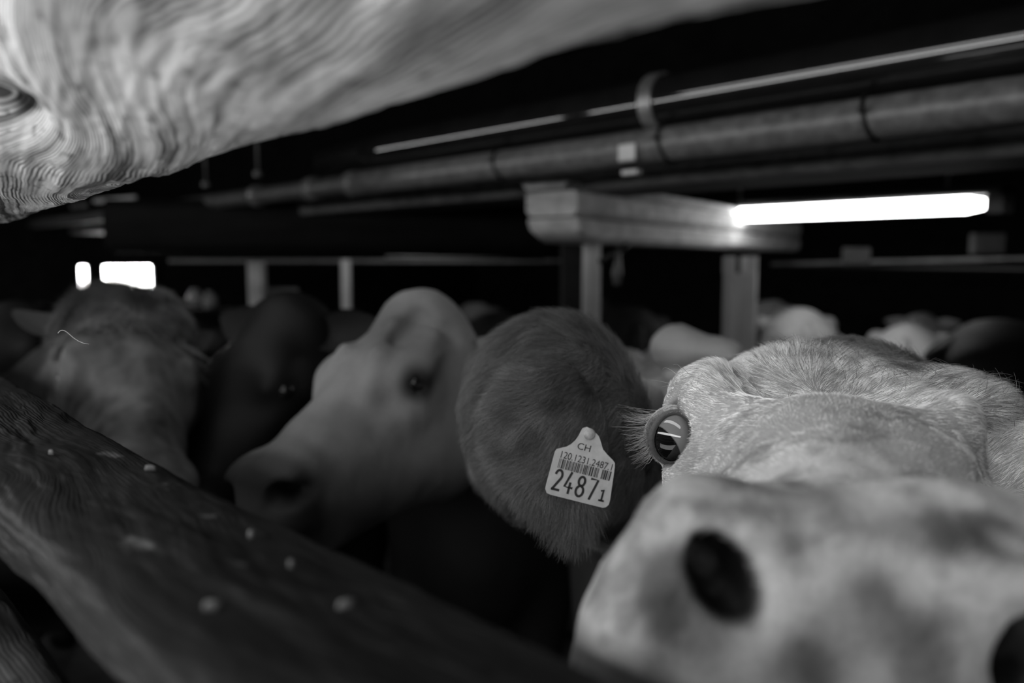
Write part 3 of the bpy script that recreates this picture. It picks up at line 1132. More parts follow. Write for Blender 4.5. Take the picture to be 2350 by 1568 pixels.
def ear(parent, base, d, nrm, L, Wd, mat, coat, cup=0.35, bend=0.02, name='ear', coatfn=None):
    d = np.asarray(d, float); d /= np.linalg.norm(d)
    nrm = np.asarray(nrm, float); nrm = nrm - d * (nrm @ d); nrm /= np.linalg.norm(nrm)
    sd = np.cross(d, nrm)
    na, nb = 30, 21
    V = []
    for side in (1, -1):
        for i in range(na):
            a = i / (na - 1)
            wd = Wd / 2 * (math.sin(math.pi * min(1, 0.12 + 0.88 * a) ** 0.85) ** 0.75 if a < 1 else 0) + 0.002
            for j in range(nb):
                b = -1 + 2 * j / (nb - 1)
                th = 0.003 * (1 - b ** 4) * (1 - a ** 6) * side
                off = cup * wd * b * b * (1.4 - a) + bend * a * a * 2 + th
                V.append(np.asarray(base) + d * L * a + sd * wd * b + nrm * off)
    F = []
    for s_ in range(2):
        o0 = s_ * na * nb
        for i in range(na - 1):
            for j in range(nb - 1):
                f = [o0 + i * nb + j, o0 + i * nb + j + 1, o0 + (i + 1) * nb + j + 1, o0 + (i + 1) * nb + j]
                F.append(f if s_ else f[::-1])
    h = na * nb
    for i in range(na - 1):
        for j, fl in ((0, 0), (nb - 1, 1)):
            f = [i * nb + j, (i + 1) * nb + j, h + (i + 1) * nb + j, h + i * nb + j]
            F.append(f[::-1] if fl else f)
    for i, fl in ((0, 1), (na - 1, 0)):
        for j in range(nb - 1):
            f = [i * nb + j, i * nb + j + 1, h + i * nb + j + 1, h + i * nb + j]
            F.append(f[::-1] if fl else f)
    V = np.array(V)
    ct = np.full(len(V), coat) if coatfn is None else coatfn(V)
    return mesh_obj(name, V, np.array(F), mat, parent, True, {'coat': ct}), V[:h], np.array(F)


def uvsphere(name, c, r, axis, mat, parent, sc=(1, 1, 1)):
    """ball whose local +z is the gaze axis"""
    n, m = 40, 28
    V = [(0, 0, 1)]
    for i in range(1, m):
        t = math.pi * i / m
        for k in range(n):
            p = 2 * math.pi * k / n
            V.append((math.sin(t) * math.cos(p), math.sin(t) * math.sin(p), math.cos(t)))
    V.append((0, 0, -1))
    F = [(0, 1 + k, 1 + (k + 1) % n) for k in range(n)]
    for i in range(m - 2):
        F += [(1 + i * n + k, 1 + (i + 1) * n + k, 1 + (i + 1) * n + (k + 1) % n, 1 + i * n + (k + 1) % n) for k in range(n)]
    b = 1 + (m - 2) * n
    F += [(b + k, len(V) - 1, b + (k + 1) % n) for k in range(n)]
    me = bpy.data.meshes.new(name)
    me.from_pydata([tuple(x * s for x, s in zip(v, sc)) for v in V], [], F)
    me.polygons.foreach_set('use_smooth', [True] * len(F))
    me.materials.append(mat)
    o = bpy.data.objects.new(name, me)
    COL.objects.link(o)
    q = Vector(axis).to_track_quat('Z', 'Y')
    Mw = Matrix.Translation(Vector(c)) @ q.to_matrix().to_4x4() @ Matrix.Scale(r, 4)
    if parent is not None:
        o.parent = parent
        o.matrix_parent_inverse = Matrix.Identity(4)
        o.matrix_basis = Mw
    else:
        o.matrix_basis = Mw
    return o


def tail(parent, W, mat, coat, name='tail'):
    pts = [W.fwd((-1.42, 0, 1.26)), W.fwd((-1.52, 0, 1.20)), W.fwd((-1.56, 0, 1.0)), W.fwd((-1.55, 0, .6)), W.fwd((-1.54, 0, .35))]
    V, F = tube_geo(pts, [.035, .03, .022, .018, .045], 12)
    o = mesh_obj(name, V, F, mat, parent, True, None)
    return o


# ---- the pale cow looking into the lens ------------------------------------------------
HA = Frame(rotv((-0.1045, -0.0357, -1.8907)), (0.231, 0.5846, 1.4247), 0.9392)
eyeA = P(1552, 1003, 0.625)
SA = Solid()
head_ops(SA, HA, nostril=False, horn=0, poll=-1.2)
# lift of the forelock mound and the deep dish between the brows
G = Frame()
SA.ell(G, P(1950, 1055, 0.52), (0.070, 0.075, 0.031), .022)       # bridge of the nose
SA.ell(G, P(1910, 850, 0.615), (0.085, 0.085, 0.030), .018, True)  # dish between the brows
SA.ell(G, P(1965, 884, 0.78), (0.056, 0.05, 0.033), .03)
SA.ell(G, P(1625, 918, 0.665), (0.032, 0.045, 0.029), .014)        # brow bulge over the eye
SA.ell(G, P(1790, 885, 0.70), (0.040, 0.04, 0.024), .016)
SA.ell(G, P(2175, 925, 0.68), (0.050, 0.05, 0.024), .02)
SA.ell(G, P(2325, 1135, 0.675), (0.075, 0.07, 0.070), .012)        # heavy cheek behind the far eye
SA.ell(G, P(1577, 1005, 0.655), (0.024, 0.03, 0.040), .012)
SA.ell(G, P(1690, 915, 0.655), (0.006, 0.012, 0.020), .010, True) # wrinkle over the brow
# broad muzzle
SA.ell(G, P(1625, 1300, .347), (.035, .040, .040), .02)
SA.ell(G, P(1545, 1500, .350), (.034, .045, .045), .03)
SA.ell(G, P(1500, 1600, .355), (.034, .05, .05), .03)
SA.ell(G, P(2180, 1310, .335), (.052, .045, .037), .02)
SA.ell(G, P(2360, 1440, .330), (.040, .045, .045), .02)
SA.ell(G, P(1950, 1400, .335), (.055, .035, .045), .03)
SA.ell(G, P(1930, 1640, .330), (.070, .040, .040), .03)
def tilt(a):                     # columns: across, along, into the picture
    return np.stack([CR * math.cos(a) + CU * math.sin(a), -CR * math.sin(a) + CU * math.cos(a), CF], 1)
NOST = [(P(1655, 1325, .318), (.0125, .0185, .060), tilt(math.radians(24))), (P(2345, 1500, .300), (.015, .018, .060), tilt(math.radians(-20)))]
for c_, r_0, R_ in NOST:
    SA.ell(G, c_, r_0, .010, True, R_)
SA.ell(G, P(1588, 1375, .302), (.020, .026, .014), .016, True, tilt(math.radians(20)))
SA.ell(G, P(1710, 1128, .322), (.020, .004, .010), .010, True, tilt(math.radians(-6)))
SA.ell(G, P(2310, 1235, .305), (.022, .005, .012), .012, True, tilt(math.radians(-25)))
SA.ell(G, P(1985, 1250, .287), (.004, .030, .006), .012, True, tilt(math.radians(10)))
# socket
SA.ell(G, eyeA, (0.0222, 0.0222, 0.0222), .004, True)
SA.ell(G, eyeA - CF * .022 - CR * .008, (.0185, .018, .0215), .007, True)
WA = Frame(yaw(math.atan2(-0.66, -0.75)), (1.02, 1.38, 0), 1.0)
neck_ops(SA, HA, WA, tz=-.075)
WA.s = 0.97
body_ops(SA, WA)


def exA(p):
    d = 0.0028 * fbm(p * 26, 3, 2) + 0.0009 * fbm(p * 90, 2, 4)
    return d


xa = graded(-0.35, 2.9, 0.02, 0.60, 0.0036, 0.03)
ya = graded(0.20, 3.3, 0.24, 0.86, 0.0038, 0.03)
za = graded(-0.02, 1.55, 1.27, 1.54, 0.0034, 0.03)
VA, FA = SA.mesh(xa, ya, za, exA)
VA = relax(VA, FA, 1)
NA = vert_normals(VA, FA)


def spots(p, lst):
    r = np.zeros(len(p))
    for (x, y, dd, rad, am) in lst:
        c = P(x, y, dd)
        q = p - c
        r = np.maximum(r, am * np.exp(-(q * q).sum(1) / rad ** 2))
    return r


def pix(p):
    q = p - EYE
    d = q @ CF
    return 1175 + FPX * (q @ CR) / d, 784 - FPX * (q @ CU) / d, d


def coatA(p, fur=False):
    l = HA.inv(p.astype(np.float32)).astype(float)
    base = 0.60 + 0.06 * fbm(p * 14, 3, 40)
    muz = sstep(0.10, 0.24, l[:, 0])
    speck = sstep(0.05, 0.35, fbm(p * 62, 3, 41)) * (0.35 + 0.65 * sstep(0.02, 0.10, l[:, 0]))
    mott = fbm(p * np.array([38, 38, 38]), 3, 44)
    base = base * (1 - 0.15 * muz) * (1 - 0.42 * muz * sstep(-0.05, 0.35, mott)) * (1 - 0.38 * speck)
    base = base * (1 - 0.5 * sstep(-.15, -.20, l[:, 0]))             # browner poll
    d = np.linalg.norm(p - eyeA, axis=1)
    base = base * (1 - 0.72 * sstep(0.034, 0.024, d))                 # dark rim of the eye
    # inside of the nostrils, the shade of the hollow painted into the coat
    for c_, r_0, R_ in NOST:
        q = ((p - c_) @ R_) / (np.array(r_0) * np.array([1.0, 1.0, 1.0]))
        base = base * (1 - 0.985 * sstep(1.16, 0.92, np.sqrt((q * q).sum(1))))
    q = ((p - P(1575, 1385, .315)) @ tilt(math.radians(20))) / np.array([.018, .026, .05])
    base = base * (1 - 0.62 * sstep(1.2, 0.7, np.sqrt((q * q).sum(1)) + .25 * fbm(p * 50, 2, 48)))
    # dark patches of the muzzle skin, plus crease and underside shade painted in
    for (x, y, ra, rb, am) in ((2005, 1375, .012, .014, .8), (2065, 1450, .022, .013, .55), (1875, 1530, .022, .018, .75), (2120, 1560, .026, .014, .5), (1700, 1540, .02, .012, .45), (1480, 1480, .012, .03, .45), (1860, 1180, .020, .007, .45),
                               (1700, 1130, .024, .0075, .65), (2110, 1230, .024, .008, .55), (2290, 1230, .022, .009, .75), (1500, 1450, .006, .02, .35)):
        c0_ = HA.inv(P(x, y, .30).astype(np.float32)[None])[0]
        q2 = ((l[:, 1] - c0_[1]) / ra) ** 2 + ((l[:, 2] - c0_[2]) / rb) ** 2 + 0.8 * fbm(p * 45, 2, 47)
        base = base * (1 - am * np.exp(-np.clip(q2, 0, None)) * sstep(.2, .25, l[:, 0]))
    return np.clip(base, 0.01, 0.8)


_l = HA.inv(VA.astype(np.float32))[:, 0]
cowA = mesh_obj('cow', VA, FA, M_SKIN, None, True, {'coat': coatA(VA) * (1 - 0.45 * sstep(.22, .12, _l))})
tag(cowA, 'pale speckled cow pushing its muzzle up to the lens with one dark eye turned', 'cow', 'cattle crowded behind the feed fence')
gaze = -CR * 0.80 - CF * 0.40 - CU * 0.45
ey = uvsphere('eye', eyeA, 0.0208, gaze, M_EYE, cowA)
eyeA2 = HA.fwd((-.02, .098, -.03))
uvsphere('eye', eyeA2, 0.0195, HA.M @ np.array([.3, 1, -.1]), M_EYE, cowA)


def lid(parent, c, r, a0, a1, ax_out, ax_up, rad, mat, name='eyelid', push=0.0):
    """fleshy rim around the ball"""
    o_, s_, u_ = frame(ax_out, ax_up)
    pts = []
    for a in np.linspace(a0, a1, 26):
        pts.append(c + r * (math.cos(a) * s_ * 0.92 + math.sin(a) * u_ * 1.12) + o_ * push)
    pr = np.array([rad * (0.55 + 0.45 * math.sin(math.pi * i / 25)) for i in range(26)])
    V, F = tube_geo(pts, pr, 12)
    return mesh_obj(name, V, F, mat, parent, True, {'coat': np.full(len(V), 0.07)})




def lids(parent, c, R, o_dir, up, ax_s, ax_u, tilt_, name='eyelids'):
    """a fleshy shell over the ball with an almond opening around o_dir"""
    o_, s_, u_ = frame(o_dir, up)
    na, nr = 72, 16
    V, ct = [], []
    for i in range(na):
        a = 2 * math.pi * i / na
        ca, sa = math.cos(a - tilt_), math.sin(a - tilt_)
        r0 = 1 / math.sqrt((ca / ax_s) ** 2 + (sa / ax_u) ** 2)
        r0 *= 1 + 0.10 * max(0, sa) ** 3                     # peak of the upper lid
        r1 = math.radians(112)
        for j in range(nr):
            t = (j / (nr - 1)) ** 1.5
            rho = r0 + (r1 - r0) * t
            if j == 0:
                rad = R * 0.94
            else:
                fold = 0.0016 * math.exp(-((rho - r0 - .16) / .12) ** 2) + (0.0022 * math.exp(-((rho - r0 - .62) / .16) ** 2) if sa > 0 else 0)
                rad = R + fold
            d = o_ * math.cos(rho) + (s_ * math.cos(a) + u_ * math.sin(a)) * math.sin(rho)
            V.append(c + d * rad)
            ct.append(0.035 + 0.30 * t ** 0.8)
    F = [(i * nr + j, i * nr + j + 1, ((i + 1) % na) * nr + j + 1, ((i + 1) % na) * nr + j) for i in range(na) for j in range(nr - 1)]
    V = np.array(V)
    o = mesh_obj(name, V, np.array(F), M_SKIN, parent, True, {'coat': ct})
    return o, V, np.array(F), np.array(ct)


lidA, VL, FL, cL = lids(cowA, eyeA, 0.0226, -CR * 0.42 - CF * 0.90 - CU * 0.02, CU, math.radians(37), math.radians(56), math.radians(-12))
rng = np.random.default_rng(21)
NL = VL - eyeA
NL /= np.linalg.norm(NL, axis=1)[:, None]
pl_, nl_ = sample(VL, FL, NL, 9000, lambda c_, n_: np.where(((c_ - eyeA) @ (-CR * 0.40 - CF * 0.91)) < 0.0165, 1.0, 0.0) + 1e-9, rng)
fl_ = (pl_ - eyeA) - np.outer((pl_ - eyeA) @ (-CR * 0.4 - CF * 0.91), -CR * 0.4 - CF * 0.91)
hair('lid_hair', lidA, pl_, strands(pl_, nl_, fl_ + 0.004 * RNG.normal(0, 1, fl_.shape), 0.0055, 0.35, rng, 4, 0.1, 0.25), M_FUR, 0.0001, 0.10 + 0.45 * sstep(.018, .024, np.linalg.norm(fl_, axis=1)))

# coat of hairs on the visible head
rng = np.random.default_rng(11)


def densA(c, n):
    l = HA.inv(c.astype(np.float32)).astype(float)
    to = EYE - c
    to /= np.linalg.norm(to, axis=1)[:, None]
    vis = ((n * to).sum(1) > -0.45)
    x, y, d = pix(c)
    on = (x > 1380) & (x < 2450) & (y < 1350) & (d < 1.1)
    muz = 1 - 0.85 * sstep(0.20, 0.26, l[:, 0])
    e = np.linalg.norm(c - eyeA, axis=1)
    return np.where(vis & on, muz, 0.0) * (e > 0.0225) + 1e-9


def flowA(p, n):
    l = HA.inv(p.astype(np.float32)).astype(float)
    d = np.stack([-np.ones(len(p)) * 0.9, np.sign(l[:, 1]) * 0.9 * sstep(-0.02, 0.09, np.abs(l[:, 1])) + 0.0, np.zeros(len(p))], 1)
    # whorl between the brows: hairs fan out from a point on the forehead
    wc = np.array([-.045, 0.0, .04])
    q = l - wc
    r = np.linalg.norm(q, axis=1)[:, None]
    fan = q / (r + 1e-6)
    d = d * (1 - 0.7 * np.exp(-(r / 0.09) ** 2)) + fan * 0.9 * np.exp(-(r / 0.09) ** 2)
    sw = np.stack([fbm(p * 22, 2, 60), fbm(p * 22, 2, 61), fbm(p * 22, 2, 62)], 1)
    sw2 = np.stack([fbm(p * 75, 2, 63), fbm(p * 75, 2, 64), fbm(p * 75, 2, 65)], 1)
    return d @ HA.M.T + sw * 0.75 + sw2 * 0.22


NH = 230000
pr_, pn_ = sample(VA, FA, NA, NH, densA, rng)
l_ = HA.inv(pr_.astype(np.float32)).astype(float)
forel = sstep(-.05, -.16, l_[:, 0]) * sstep(-.03, .02, l_[:, 2])
ln = 0.0115 + 0.014 * forel - 0.0045 * sstep(0.0, 0.12, l_[:, 0])
ln = np.maximum(ln, 0.006)
ln *= 0.75 + 0.25 * sstep(0.03, 0.07, np.linalg.norm(pr_ - eyeA, axis=1))
ln *= 1 - 0.5 * np.exp(-(np.linalg.norm(pr_ - eyeA, axis=1) / 0.04) ** 2)
lf = 0.20 + 0.30 * forel
hair('coat_hair', cowA, pr_, strands(pr_, pn_, flowA(pr_, pn_), ln, lf, rng, 5, 0.10, 0.11), M_FUR, 0.00012, coatA(pr_) * 1.1 * (1 + 0.55 * fbm(pr_ * 130, 2, 77)))

# curly forelock on the poll
def densF(c, n):
    q = (c - P(1985, 830, 0.79)) / np.array([.062, .07, .05])
    return np.exp(-(q * q).sum(1) * 0.9) * (n[:, 2] > -0.2) + 1e-9
pf, nf = sample(VA, FA, NA, 14000, densF, rng)
cl = np.stack([fbm(pf * 40, 2, 70), fbm(pf * 40, 2, 71), fbm(pf * 40, 2, 72)], 1) * 2.2 + np.array([0.2, 0.5, 0.2])
hair('forelock', cowA, pf, strands(pf, nf, cl, 0.024, 0.6, rng, 8, 0.5, 0.3), M_FUR, 0.00017, 0.17 * (1 + 0.8 * fbm(pf * 70, 2, 76)))

# lashes fanning out of the upper lid and whiskers over the brow
def lash_set():
    out = []
    r = np.random.default_rng(5)
    for i in range(200):
        t = r.random()
        root = P(1503 - 12 * math.sin(math.pi * t) + r.normal(0, 3), 944 + 96 * t + r.normal(0, 2), 0.632 + r.normal(0, .003))
        L = (34 + 50 * r.random() ** 1.3) * (1.15 - 0.45 * t)
        ang = math.radians(-4 + 42 * t + r.normal(0, 7))
        tip = P(1500 - L * math.cos(ang), 944 + 96 * t + L * math.sin(ang), 0.612 + r.normal(0, .01))
        bend = CU * r.normal(-0.0016, 0.0016) + CF * r.normal(0, .001)
        out.append([root, root * .75 + tip * .25 + bend * .75, (root + tip) / 2 + bend, root * .25 + tip * .75 + bend * .7, tip])
    for (x0, y0, x1, y1, x2, y2) in ((1500, 950, 1455, 938, 1412, 934), (1498, 958, 1450, 962, 1416, 944), (1499, 985, 1450, 981, 1404, 980),
                                     (1500, 1000, 1452, 999, 1424, 996), (1560, 868, 1535, 846, 1520, 848), (1568, 862, 1560, 840, 1545, 838),
                                     (1548, 884, 1515, 875, 1490, 872), (1543, 888, 1525, 886, 1518, 892), (1580, 858, 1568, 846, 1560, 838)):
        a, b, c_ = P(x0, y0, .63), P(x1, y1, .622), P(x2, y2, .615)
        out.append([a, (a + b) / 2 + (b - (a + c_) / 2) * .25, b * .9 + (a + c_) * .05, (b + c_) / 2 + (b - (a + c_) / 2) * .25, c_])
    return np.array(out)
ls_ = lash_set()
hair('eyelashes', cowA, ls_[:, 0], ls_, M_FUR, np.concatenate([np.full(200, 0.00010), np.full(9, 0.00017)]), np.full(len(ls_), 0.42))

# ---- profile cow ------------------------------------------------------------------------
HB = Frame(rotv((0.3633, 0.0665, -2.0738)), (-0.2417, 1.333, 1.349), 0.9578)
SB = Solid()
head_ops(SB, HB, horn=0, wing=.75)
SB.ell(Frame(), P(962, 742, 1.47), (.064, .06, .064), .05)
SB.ell(Frame(), P(1010, 1010, 1.44), (.066, .06, .095), .08)
SB.cone(Frame(), P(985, 1040, 1.40), P(770, 1165, 1.22), .070, .045, .07)
eyeB = HB.fwd((0.0, .098, -.006))
SB.ell(G, eyeB, (0.019, 0.019, 0.019), .006, True)
WB = Frame(yaw(math.atan2(-1, 0)), (-.08, 2.15, 0), 1.0)
neck_ops(SB, HB, WB, .09, .21)
body_ops(SB, WB)
for q_, r_1, sb_ in (((905, 745, 1.385, 868, 820, 1.300), .010, False), ((868, 820, 1.300, 848, 900, 1.265), .009, False), ((1000, 760, 1.40, 975, 850, 1.30), .010, False),
                    ((905, 790, 1.335, 960, 722, 1.395), .005, True), ((960, 722, 1.395, 1045, 770, 1.40), .005, True),
                    ((790, 800, 1.345, 742, 900, 1.345), .009, False), ((905, 925, 1.255, 985, 935, 1.275), .004, True)):
    SB.cone(Frame(), P(*q_[:3]), P(*q_[3:]), r_1 * (.55 if sb_ else .8), r_1 * (.55 if sb_ else .8), .03, sb_)
VB, FB = SB.mesh(graded(-0.8, 1.8, -0.42, 0.05, 0.0065, 0.035), graded(0.95, 3.9, 1.0, 1.62, 0.0065, 0.035), graded(-0.02, 1.56, 1.08, 1.54, 0.0065, 0.035),
                 lambda p: 0.003 * fbm(p * np.array([22, 22, 14]), 3, 5) + 0.001 * fbm(p * 60, 2, 6))
VB = relax(VB, FB, 1)


def coatB(p):
    l = HB.inv(p.astype(np.float32)).astype(float)
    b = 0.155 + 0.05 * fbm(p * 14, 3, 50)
    b = b * (1 + 0.75 * sstep(-.08, -.17, l[:, 0]) * sstep(-.06, .0, l[:, 2]))  # light from above on the poll put into the coat
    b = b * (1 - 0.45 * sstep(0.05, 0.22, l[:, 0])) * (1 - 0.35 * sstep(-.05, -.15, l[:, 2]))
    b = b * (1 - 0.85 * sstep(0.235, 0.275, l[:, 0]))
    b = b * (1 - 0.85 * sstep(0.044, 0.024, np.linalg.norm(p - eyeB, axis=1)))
    b = b * (1 - 0.85 * sstep(-.25, -.36, l[:, 0]))  # shade over neck and chest put into the coat
    return np.clip(b, 0.02, 1)


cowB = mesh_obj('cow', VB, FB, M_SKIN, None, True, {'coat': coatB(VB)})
tag(cowB, 'light cow in profile with a smooth raised poll and its nose lowered over the rail', 'cow', 'cattle crowded behind the feed fence')
uvsphere('eye', eyeB, 0.0185, HB.M @ np.array([.25, 1, .1]), M_EYE_DARK, cowB)
lid(cowB, eyeB, 0.018, math.radians(5), math.radians(175), HB.M @ np.array([.1, 1, 0]), HB.M @ np.array([0, 0, 1.]), 0.005, M_LID, 'upper_eyelid', 0.008)
e_, _, _ = ear(cowB, HB.fwd((-.17, .085, -.03)), HB.M @ np.array([-.45, 1, -.35]), HB.M @ np.array([.3, 0, 1]), .15, .09, M_SKIN, 0.22)
e_, _, _ = ear(cowB, HB.fwd((-.17, -.085, -.03)), HB.M @ np.array([-.35, -1, -.1]), HB.M @ np.array([.3, 0, 1]), .15, .09, M_SKIN, 0.22)

# ---- the shaggy cow with the ear tag, turned away ---------------------------------------
SC_ = Solid()
HC = Frame(rotv((0, 0, 0)), (0, 0, 0), 1)
SC_.ell(G, P(1250, 900, .86), (.060, .07, .068), .05)
SC_.ell(G, P(1315, 905, .86), (.050, .08, .060), .05)
SC_.ell(G, P(1272, 990, .86), (.068, .07, .080), .05)
SC_.ell(G, P(1365, 1020, .88), (.052, .08, .080), .05)
SC_.ell(G, P(1245, 1060, .86), (.045, .06, .060), .04)
SC_.cone(G, P(1250, 950, .90), P(1180, 1050, 1.18), .085, .045, .05)       # face, pointing away
SC_.ell(G, P(1165, 1070, 1.2), (.05, .06, .05), .05)
WC = Frame(yaw(math.atan2(-0.98, -0.2)), (0.39, 1.68, 0), 0.975)
SC_.cone(G, P(1335, 1050, 1.0), WC.fwd((-.02, 0, 1.00)), .070, .18, .05)
SC_.cone(G, P(1310, 915, 1.0), WC.fwd((-.10, 0, 1.24)), .035, .07, .05)
body_ops(SC_, WC)
SC_.ell(G, P(1565, 800, 1.72), (.060, .10, .050), .03)
SC_.ell(G, P(1655, 815, 1.66), (.042, .10, .040), .02)
for q_ in ((1420, 830, 1530, 915), (1470, 800, 1590, 900), (1545, 830, 1640, 930)):
    SC_.cone(G, P(q_[0], q_[1], 1.38), P(q_[2], q_[3], 1.34), .012, .012, .03, True)
VC, FC = SC_.mesh(graded(-0.3, 1.9, -0.09, 0.22, 0.005, 0.03), graded(0.70, 3.6, 0.74, 1.1, 0.005, 0.03), graded(-0.02, 1.56, 1.22, 1.52, 0.005, 0.03),
                  lambda p: 0.010 * fbm(p * 15, 3, 8) + 0.010 * fbm(p * np.array([7, 7, 3]), 2, 9) * sstep(1.1, 1.4, p[:, 1]))
VC = relax(VC, FC, 1)
NC = vert_normals(VC, FC)


def coatC(p):
    y = p[:, 1]
    b = 0.08 + 0.02 * fbm(p * 20, 2, 51)
    q = WC.inv(p.astype(np.float32)).astype(float)
    b = b * (1 + 6.0 * sstep(1.0, 1.35, y))  # lamplight on the back painted in as a paler coat
    b = b * (1 - 0.85 * sstep(1.16, 1.06, q[:, 2] + .05 * fbm(p * 6, 2, 53)) * sstep(-.5, -.1, q[:, 0]))      # shade below the head painted on the brisket
    return np.clip(b, 0.01, 1)


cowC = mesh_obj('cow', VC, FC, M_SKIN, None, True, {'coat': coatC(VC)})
tag(cowC, 'shaggy brown-grey cow with its head turned away and a tagged ear toward the lens', 'cow', 'cattle crowded behind the feed fence')
earbase = P(1235, 850, .755)
eartip = P(1325, 1215, .735)
ed_ = eartip - earbase
earC, EV, EF = ear(cowC, earbase, ed_, -CF + 0.1 * CR, np.linalg.norm(ed_), .105, M_SKIN, 0.08, cup=-0.25, bend=0.0)

rng = np.random.default_rng(12)
def densC(c, n):
    x, y, d = pix(c)
    to = EYE - c
    to /= np.linalg.norm(to, axis=1)[:, None]
    return np.where(((n * to).sum(1) > -0.4) & (x < 1560) & (d < 1.15) & (y < 1300), 1.0, 0.0) + 1e-9
pc_, nc_ = sample(VC, FC, NC, 80000, densC, rng)
fl = np.tile(-CR * 1.0 - CU * 0.25, (len(pc_), 1)) + 1.3 * np.stack([fbm(pc_ * 16, 2, 80), fbm(pc_ * 16, 2, 81), fbm(pc_ * 16, 2, 82)], 1)
x_, y_, d_ = pix(pc_)
top = sstep(800, 730, y_)
fl += np.outer(top * sstep(1240, 1300, x_), -CR * .5 + CU * 2.0)
fl += np.outer(sstep(1050, 1150, y_), -CU * 1.6)
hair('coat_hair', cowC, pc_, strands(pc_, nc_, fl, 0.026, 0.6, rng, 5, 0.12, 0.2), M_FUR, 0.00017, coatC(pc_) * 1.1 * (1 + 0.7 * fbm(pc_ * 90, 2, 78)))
# ear hair
EVr = EV
ENn = vert_normals(np.asarray(EV), EF[:len(EF) // 2 - 0][np.all(EF[:len(EF) // 2] < len(EV), axis=1)])
Ff = EF[np.all(EF < len(EV), axis=1)]
pe, ne = sample(np.asarray(EV), Ff, vert_normals(np.asarray(EV), Ff), 30000, lambda c, n: np.ones(len(c)), rng)
ne[(ne @ CF) > 0] *= -1
x_, y_, d_ = pix(pe)
fe = np.tile(-CR * 0.7 - CU * 0.5, (len(pe), 1)) + 1.0 * np.stack([fbm(pe * 18, 2, 83), fbm(pe * 18, 2, 84), fbm(pe * 18, 2, 85)], 1)
fe += np.outer(sstep(1080, 1200, y_), -CU * 2.2)
eh = hair('ear_hair', earC, pe, strands(pe, ne, fe, 0.024 + 0.008 * sstep(1100, 1200, y_), 0.5, rng, 5, 0.12, 0.2), M_FUR, 0.00016, 0.09 * (1 + 0.7 * fbm(pe * 90, 2, 79)))

# ---- ear tag -----------------------------------------------------------------------------
TD = 0.722
tx = (0.965 * CR - 0.264 * CU)
ty = (0.264 * CR + 0.965 * CU)
tx = tx + 0.10 * CF; tx /= np.linalg.norm(tx)
tn = np.cross(tx, ty); tn /= np.linalg.norm(tn)        # points to the lens side (-CF)
T0 = P(1330, 1090, 0.700)
MM = 0.700 / FPX


def tp_(x, y, z=0.0):            # tag-plane point from photo offsets
    dx, dy = x - 1330, y - 1090
    a = dx * 0.965 + dy * 0.264
    b = dx * 0.264 - dy * 0.965
    return T0 + (tx * a + ty * b) * MM + tn * z


out = [(1277, 1030), (1286, 1028), (1300, 1025), (1311, 1019), (1320, 1011), (1328, 1000), (1333, 990), (1337, 983), (1347, 980), (1358, 985),
       (1374, 1001), (1378, 1012), (1384, 1032), (1394, 1044), (1407, 1057), (1412, 1064), (1412, 1072), (1401, 1150), (1398, 1160), (1391, 1166),
       (1384, 1167), (1262, 1134), (1254, 1130), (1251, 1122), (1252, 1115), (1273, 1036)]
nO = len(out)
Vt = [tp_(x, y, 0.0008) for x, y in out] + [tp_(x, y, -0.0008) for x, y in out]
Ft = [tuple(range(nO))[::-1], tuple(range(nO, 2 * nO))] + [(k, (k + 1) % nO, nO + (k + 1) % nO, nO + k) for k in range(nO)]
M_TAG = simple('tag_plastic', 0.42, 0.45, var=0.12, scale=120)
M_INK = simple('tag_ink', 0.012, 0.6, var=0.1)
tg = mesh_obj('ear_tag', Vt, Ft, M_TAG, None, False)
tag(tg, 'pale plastic ear tag reading 2487 1 with a barcode, pinned in the shaggy ear', 'ear tag')


def text(s, x, y, h, wsc, ang=0.0, name='lettering'):
    cu = bpy.data.curves.new(name, 'FONT')
    cu.body = s
    cu.size = 1.0
    cu.extrude = 0.0
    tmp = bpy.data.objects.new(name, cu)
    COL.objects.link(tmp)
    dg = bpy.context.evaluated_depsgraph_get()
    me = bpy.data.meshes.new_from_object(tmp.evaluated_get(dg))
    bpy.data.objects.remove(tmp, do_unlink=True)
    o = bpy.data.objects.new(name, me)
    COL.objects.link(o)
    me.materials.clear()
    me.materials.append(M_INK)
    sc = h * MM / 0.70
    org = tp_(x, y, 0.0011)
    M = Matrix((
        (tx[0] * sc * wsc, ty[0] * sc, tn[0], org[0]),
        (tx[1] * sc * wsc, ty[1] * sc, tn[1], org[1]),
        (tx[2] * sc * wsc, ty[2] * sc, tn[2], org[2]),
        (0, 0, 0, 1)))
    me.transform(M)
    o.parent = tg
    return o


text('CH', 1322, 1029, 15, 1.1)
text('120.1231.2487.1', 1281, 1048, 16, 0.86)
# big condensed figures drawn as strokes
def strokes(name, segs, x, y, wdt, hgt, sw):
    m = MB()
    ex, ey_ = (0.965, 0.264), (0.264, -0.965)
    def q(a, b):
        return (x + ex[0] * a * wdt + ey_[0] * b * hgt, y + ex[1] * a * wdt + ey_[1] * b * hgt)
    for poly in segs:
        pts = [tp_(*q(a, b), 0.0011) for a, b in poly]
        n_ = len(pts)
        L, R = [], []
        for i in range(n_):
            d = pts[min(i + 1, n_ - 1)] - pts[max(i - 1, 0)]
            d /= np.linalg.norm(d)
            if i == 0: pts[0] = pts[0] - d * sw * MM * .3
            if i == n_ - 1: pts[i] = pts[i] + d * sw * MM * .3
            s_ = np.cross(tn, d)
            L.append(pts[i] + s_ * sw * MM / 2); R.append(pts[i] - s_ * sw * MM / 2)
        V = L + R
        F = [(i, n_ + i, n_ + i + 1, i + 1) for i in range(n_ - 1)]
        m.add(V, F)
    return m.build(name, M_INK, tg)
